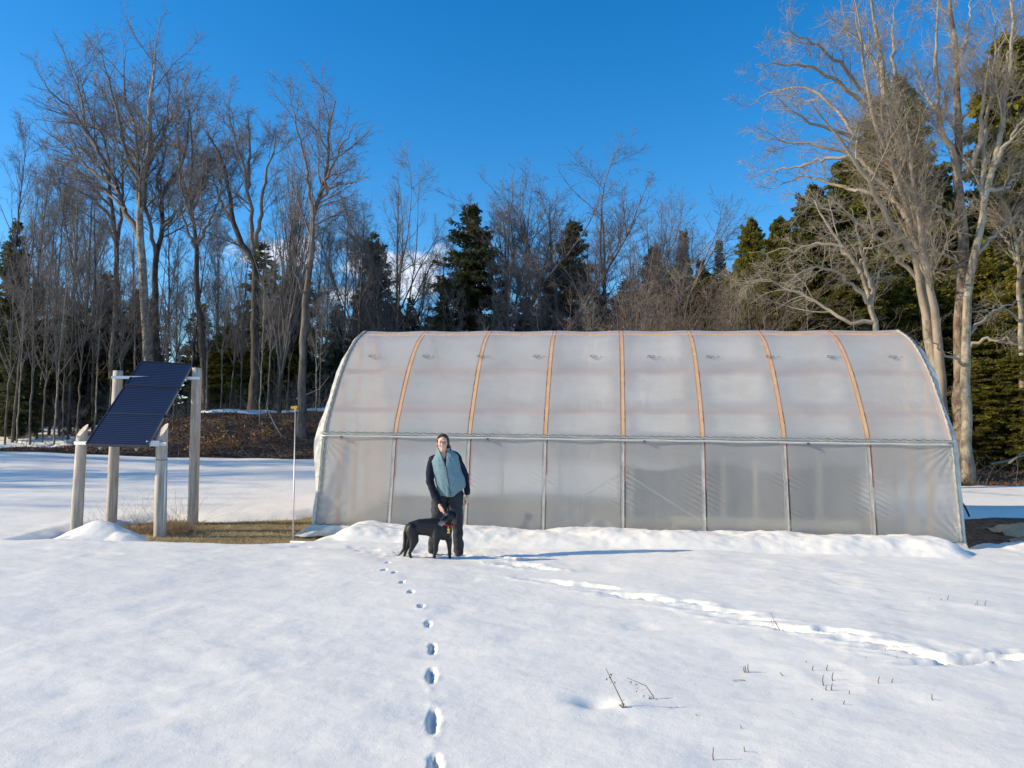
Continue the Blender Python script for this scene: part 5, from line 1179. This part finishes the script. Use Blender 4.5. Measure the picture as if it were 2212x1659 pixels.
# jeans
mb = MB(); limb(mb, [((.02, .0, .93), (.165, .12, .06)), ((-.01, .0, .83), (.20, .125, .07))]); limb(mb, [((-.105, .0, .82), (.118, .115, .1)), ((-.118, -.01, .62), .104), ((-.165, -.02, .44), .075), ((-.19, .03, .25), .068), ((-.205, .05, .05), .066)])
limb(mb, [((.10, .0, .82), (.112, .115, .1)), ((.102, -.03, .62), .100), ((.135, -.05, .44), .074), ((.143, -.02, .25), .064), ((.15, .0, .05), .066)]); 
melt('jeans', mb, .007, 4, M['denim'], per, .016, (6, 6, 13))
for s, x, y in ((-1, -.205, .03), (1, .152, -.02)):
    mb = MB(); limb(mb, [((x, y + .05, .01), (.045, .05, .04)), ((x, y - .10, .0), (.045, .05, .032)), ((x + s * .01, y - .17, -.005), (.035, .03, .022))]); melt('boot', mb, .008, 3, M['black'], per)
# vest: lofted shell with a V opening, tilted shoulders, swinging hem
rings = [(.80, .052, -.03, .150, .135), (.86, .045, -.035, .168, .145), (.95, .045, -.045, .190, .152), (1.05, .028, -.055, .188, .150), (1.15, -.012, -.062, .186, .142), (1.24, -.032, -.066, .185, .132), (1.31, -.042, -.066, .178, .118), (1.36, -.048, -.068, .135, .098), (1.395, -.052, -.07, .092, .082), (1.42, -.054, -.072, .080, .078), (1.455, -.056, -.074, .083, .082)]
zz_ = np.array([r_[0] for r_ in rings]); nr, na = 150, 220; V = []
for i in range(nr):
    z0 = np.interp(i, [0, nr - 1], [zz_[0], zz_[-1]]); vals = [np.interp(z0, zz_, [r_[k] for r_ in rings]) for k in range(1, 5)]
    for j in range(na):
        a = 2 * math.pi * j / na; ca, sa = math.cos(a), math.sin(a); e = .85
        x_ = vals[0] + vals[2] * math.copysign(abs(ca) ** e, ca); y_ = vals[1] + vals[3] * math.copysign(abs(sa) ** e, sa)
        fold = .010 * float(fbm(a * 1.6 + 3 + z0 * 2, z0 * 5, 3, 44)) + .006 * float(fbm(a * 5, z0 * 9 + a * 4, 2, 45)); x_ += fold * ca; y_ += fold * sa
        z1 = z0 + .26 * (x_ + .05) * sstep(1.15, 1.35, z0) * sstep(1.44, 1.38, z0)
        if z0 < .92: z1 += (.92 - z0) / .12 * (.85 * max(0, x_ - .085) + .006 * math.sin(a * 5) + .004)
        V.append((x_, y_, float(z1)))
Fc = []
for i in range(nr - 1):
    for j in range(na):
        f = (i * na + j, i * na + (j + 1) % na, (i + 1) * na + (j + 1) % na, (i + 1) * na + j); c = np.mean([V[k] for k in f], 0)
        zb = 1.205; xm = -.012 - .10 * (c[2] - zb)
        if c[1] < -.07 and c[2] > zb and -(c[2] - zb) * .34 < c[0] - xm < (c[2] - zb) * .14: continue
        Fc.append(f)
o = link('vest', mesh_from('vest', V, Fc, True), M['fleece'], per); sm = o.modifiers.new('s', 'SOLIDIFY'); sm.thickness = .012; sm.offset = 1; ss_ = o.modifiers.new('b', 'SUBSURF'); ss_.levels = 1; ss_.render_levels = 1
def vest_y(x_, z_):
    c = [np.interp(z_, zz_, [r_[k] for r_ in rings]) for k in range(1, 5)]; q = min(.98, abs((x_ - c[0]) / c[2])) ; return c[1] - c[3] * (1 - q ** (2 / .85)) ** (.85 / 2)
mb = MB(); mb.tube([(x_, vest_y(x_, z_) - .016, z_) for x_, z_ in zip(np.linspace(-.010, .052, 16), np.linspace(1.21, .815, 16))], .0048, 6); zp = mb.build('zipper', M['black'], per, True)
mb = MB(); x_, z_ = .082, 1.30; mb.box((x_, vest_y(x_, z_ - .03) - .018, z_), (.042, .006, .016)); bd = mb.build('badge', simple('badge', (.05, .06, .08), .6), per)
mb = MB(); mb.box((x_, vest_y(x_, z_ - .03) - .022, z_), (.032, .003, .005)); mb.build('badge_text', M['white_metal'], bd)
# keys in the hanging hand
mb = MB(); mb.box((.245, -.06, .72), (.018, .012, .045)); tag(mb.build('phone', M['black'], None, bevel=.003), 'small dark object held in the hanging hand', 'handheld'); o = bpy.data.objects['phone']; o.location = per.location
# dog
DG = P(796.3 + 640 * .2133, 1200.5, 10.25); dz_ = float(H(DG.x, DG.y)) + .062
dog = empty('dog', (DG.x, DG.y, dz_)); tag(dog, 'black dog with a greying muzzle and red collar standing in front of the woman', 'dog')
m = Mat('black_fur'); m.set(.42, 0, .5); v = m.coord('Object', (1, 1, 1)); n_ = m.noise(m.coord('Object', (14, 14, 30)), 4, 4, .7)
sx_ = N(m.n, 'ShaderNodeSeparateXYZ'); m.l.new(v, sx_.inputs[0])
def dist(c, r_):
    vs = N(m.n, 'ShaderNodeVectorMath', operation='DISTANCE'); m.l.new(v, vs.inputs[0]); vs.inputs[1].default_value = c
    return m.ramp(m.math('ADD', m.math('DIVIDE', vs.outputs['Value'], r_), m.math('MULTIPLY', m.math('SUBTRACT', n_, .5), .5)), [(.5, 1), (1.0, 0)])
NOSE = Vector((.116, -.215, .517)); HD = Vector((.232, -.055, .592))
c = m.ramp(n_, [(.3, (.004, .004, .004)), (.7, (.012, .012, .013))])
c = m.mix(m.math('MULTIPLY', dist(NOSE + Vector((.045, .0, -.035)), .075), .8), c, (.30, .29, .28)); c = m.mix(m.math('MULTIPLY', dist(HD + Vector((-.055, -.07, .03)), .03), .35), c, (.25, .24, .23)); c = m.mix(m.math('MULTIPLY', dist((.26, -.11, .42), .04), .0), c, (.2, .2, .2))
m.col(c); m.bump(n_, .25, .003); M['fur'] = m.m
mb = MB()
limb(mb, [((-.265, .0, .43), (.085, .08, .085)), ((-.17, .0, .445), (.09, .085, .105)), ((-.05, .0, .445), (.10, .095, .115)), ((.08, .0, .425), (.11, .105, .142)), ((.17, -.01, .40), (.10, .10, .13))], .1)
limb(mb, [((.15, -.0, .46), (.09, .08, .09)), ((.205, -.02, .53), (.068, .065, .07)), (HD + Vector((0, .01, -.01)), .06)])
sph(mb, HD, (.080, .078, .070), 16); sph(mb, HD + Vector((0, .01, .030)), (.068, .06, .048), 14); limb(mb, [(HD + Vector((-.035, -.035, -.020)), (.052, .050, .046)), (NOSE + Vector((.03, .03, .005)), (.037, .037, .033)), (NOSE + Vector((.012, .01, -.004)), (.030, .030, .026))], .15)
limb(mb, [(HD + Vector((-.03, -.03, -.045)), .028), (NOSE + Vector((.03, .02, -.028)), .018), (NOSE + Vector((.02, .01, -.026)), .013)])
# front legs
limb(mb, [((.08, -.06, .40), (.075, .05, .10)), ((.062, -.075, .27), (.045, .042, .05)), ((.052, -.078, .15), .026), ((.036, -.078, .045), .020)]); limb(mb, [((.036, -.082, .03), (.022, .024, .024)), ((.030, -.110, .014), (.026, .030, .017))])
limb(mb, [((.19, .03, .38), (.06, .05, .09)), ((.222, .045, .26), (.042, .04, .05)), ((.228, .045, .15), .026), ((.232, .042, .05), .020)]); limb(mb, [((.234, .038, .03), (.022, .024, .022)), ((.236, .012, .018), (.026, .030, .017))])
# hind legs
limb(mb, [((-.255, -.05, .40), (.085, .055, .10)), ((-.225, -.062, .28), (.062, .045, .06)), ((-.25, -.065, .19), .034), ((-.282, -.066, .12), .022), ((-.262, -.068, .045), .018)]); limb(mb, [((-.258, -.07, .028), (.02, .022, .022)), ((-.236, -.085, .013), (.028, .026, .016))])
limb(mb, [((-.275, .05, .40), (.08, .05, .09)), ((-.285, .055, .27), (.05, .04, .055)), ((-.330, .055, .17), .028), ((-.355, .055, .11), .021), ((-.368, .053, .045), .018)]); limb(mb, [((-.366, .05, .028), (.02, .022, .022)), ((-.350, .035, .013), (.028, .026, .016))])
limb(mb, [((-.325, .0, .455), .030), ((-.352, .0, .37), .026), ((-.352, .0, .26), .025), ((-.362, .0, .17), .023), ((-.40, -.01, .11), .017), ((-.435, -.01, .075), .007)])
melt('body', mb, .0055, 10, M['fur'], dog)
for s, pts in ((1, [(HD + Vector((.055, .005, .048)), (.013, .024, .016)), (HD + Vector((.088, -.005, .012)), (.010, .034, .028)), (HD + Vector((.092, -.012, -.040)), (.008, .026, .024))]), (-1, [(HD + Vector((-.045, .03, .044)), (.014, .02, .012)), (HD + Vector((-.066, .03, .015)), (.012, .022, .02)), (HD + Vector((-.072, .02, -.015)), (.008, .016, .016))])):
    mb = MB(); limb(mb, pts, .25); melt('ear', mb, .005, 3, M['fur'], dog)
dm = bpy.data.objects['body.001'].data if 'body.001' in bpy.data.objects else dog.children[0].data
nv = len(dm.polygons); ce = np.zeros(nv * 3); nn_ = np.zeros(nv * 3); dm.polygons.foreach_get('center', ce); dm.polygons.foreach_get('normal', nn_); ce = ce.reshape(-1, 3); nn_ = nn_.reshape(-1, 3)
rf_ = np.random.default_rng(9); kk = rf_.choice(nv, min(nv, 22000), replace=False); C_, n3_ = ce[kk], nn_[kk]; k2 = (C_[:, 2] > .05) & ~((C_[:, 0] > .09) & (C_[:, 1] < -.11) & (C_[:, 2] > .46)); C_, n3_ = C_[k2], n3_[k2]
flow = np.stack([-np.ones(len(C_)) * .9, np.zeros(len(C_)), -.55 * np.ones(len(C_))], 1) + rf_.normal(0, .35, (len(C_), 3)); D_ = n3_ * .35 + flow - n3_ * (flow * n3_).sum(1, keepdims=True) * .9; D_ /= np.linalg.norm(D_, axis=1, keepdims=True)
S_ = np.cross(D_, n3_); S_ /= np.linalg.norm(S_, axis=1, keepdims=True) + 1e-9; L_ = rf_.uniform(.006, .014, (len(C_), 1)); V = np.stack([C_ - S_ * .0010 - n3_ * .001, C_ + S_ * .0010 - n3_ * .001, C_ + D_ * L_], 1).reshape(-1, 3)
link('coat', mesh_from('coat', V, np.arange(len(V)).reshape(-1, 3)), M['fur'], dog)
mb = MB(); sph(mb, NOSE + Vector((-.008, -.008, .006)), (.013, .011, .010)); mb.build('nose', M['black'], dog, True)
mb = MB()
for q in ((-.066, -.042, .020), (-.012, -.080, .024)): sph(mb, HD + Vector(q), .0085)
mb.build('eyes', simple('dog_eye', (.02, .012, .008), .1, spec=1), dog, True)
ax = Vector((.35, -.15, .9)).normalized(); u1 = ax.orthogonal().normalized(); u2 = ax.cross(u1); c0 = Vector((.200, -.022, .492)); mb = MB()
mb.tube([c0 + (u1 * math.cos(a) + u2 * math.sin(a)) * .086 for a in np.linspace(0, 2 * math.pi, 32)], .010, 6); mb.build('collar', simple('red_collar', (.50, .03, .03), .5), dog, True)
mb = MB(); tcx = Vector((.228, -.125, .405)); mb.box(tcx, (.020, .005, .040)); 
for dx in (-.009, .009):
    for dz in (-.02, .02): sph(mb, tcx + Vector((dx, 0, dz)), (.010, .004, .010), 8)
mb.tube([tcx + Vector((0, 0, .02)), c0 + Vector((.018, -.082, -.02))], .003, 5); mb.build('tag', simple('yellow_tag', (.85, .55, .05), .4), dog)
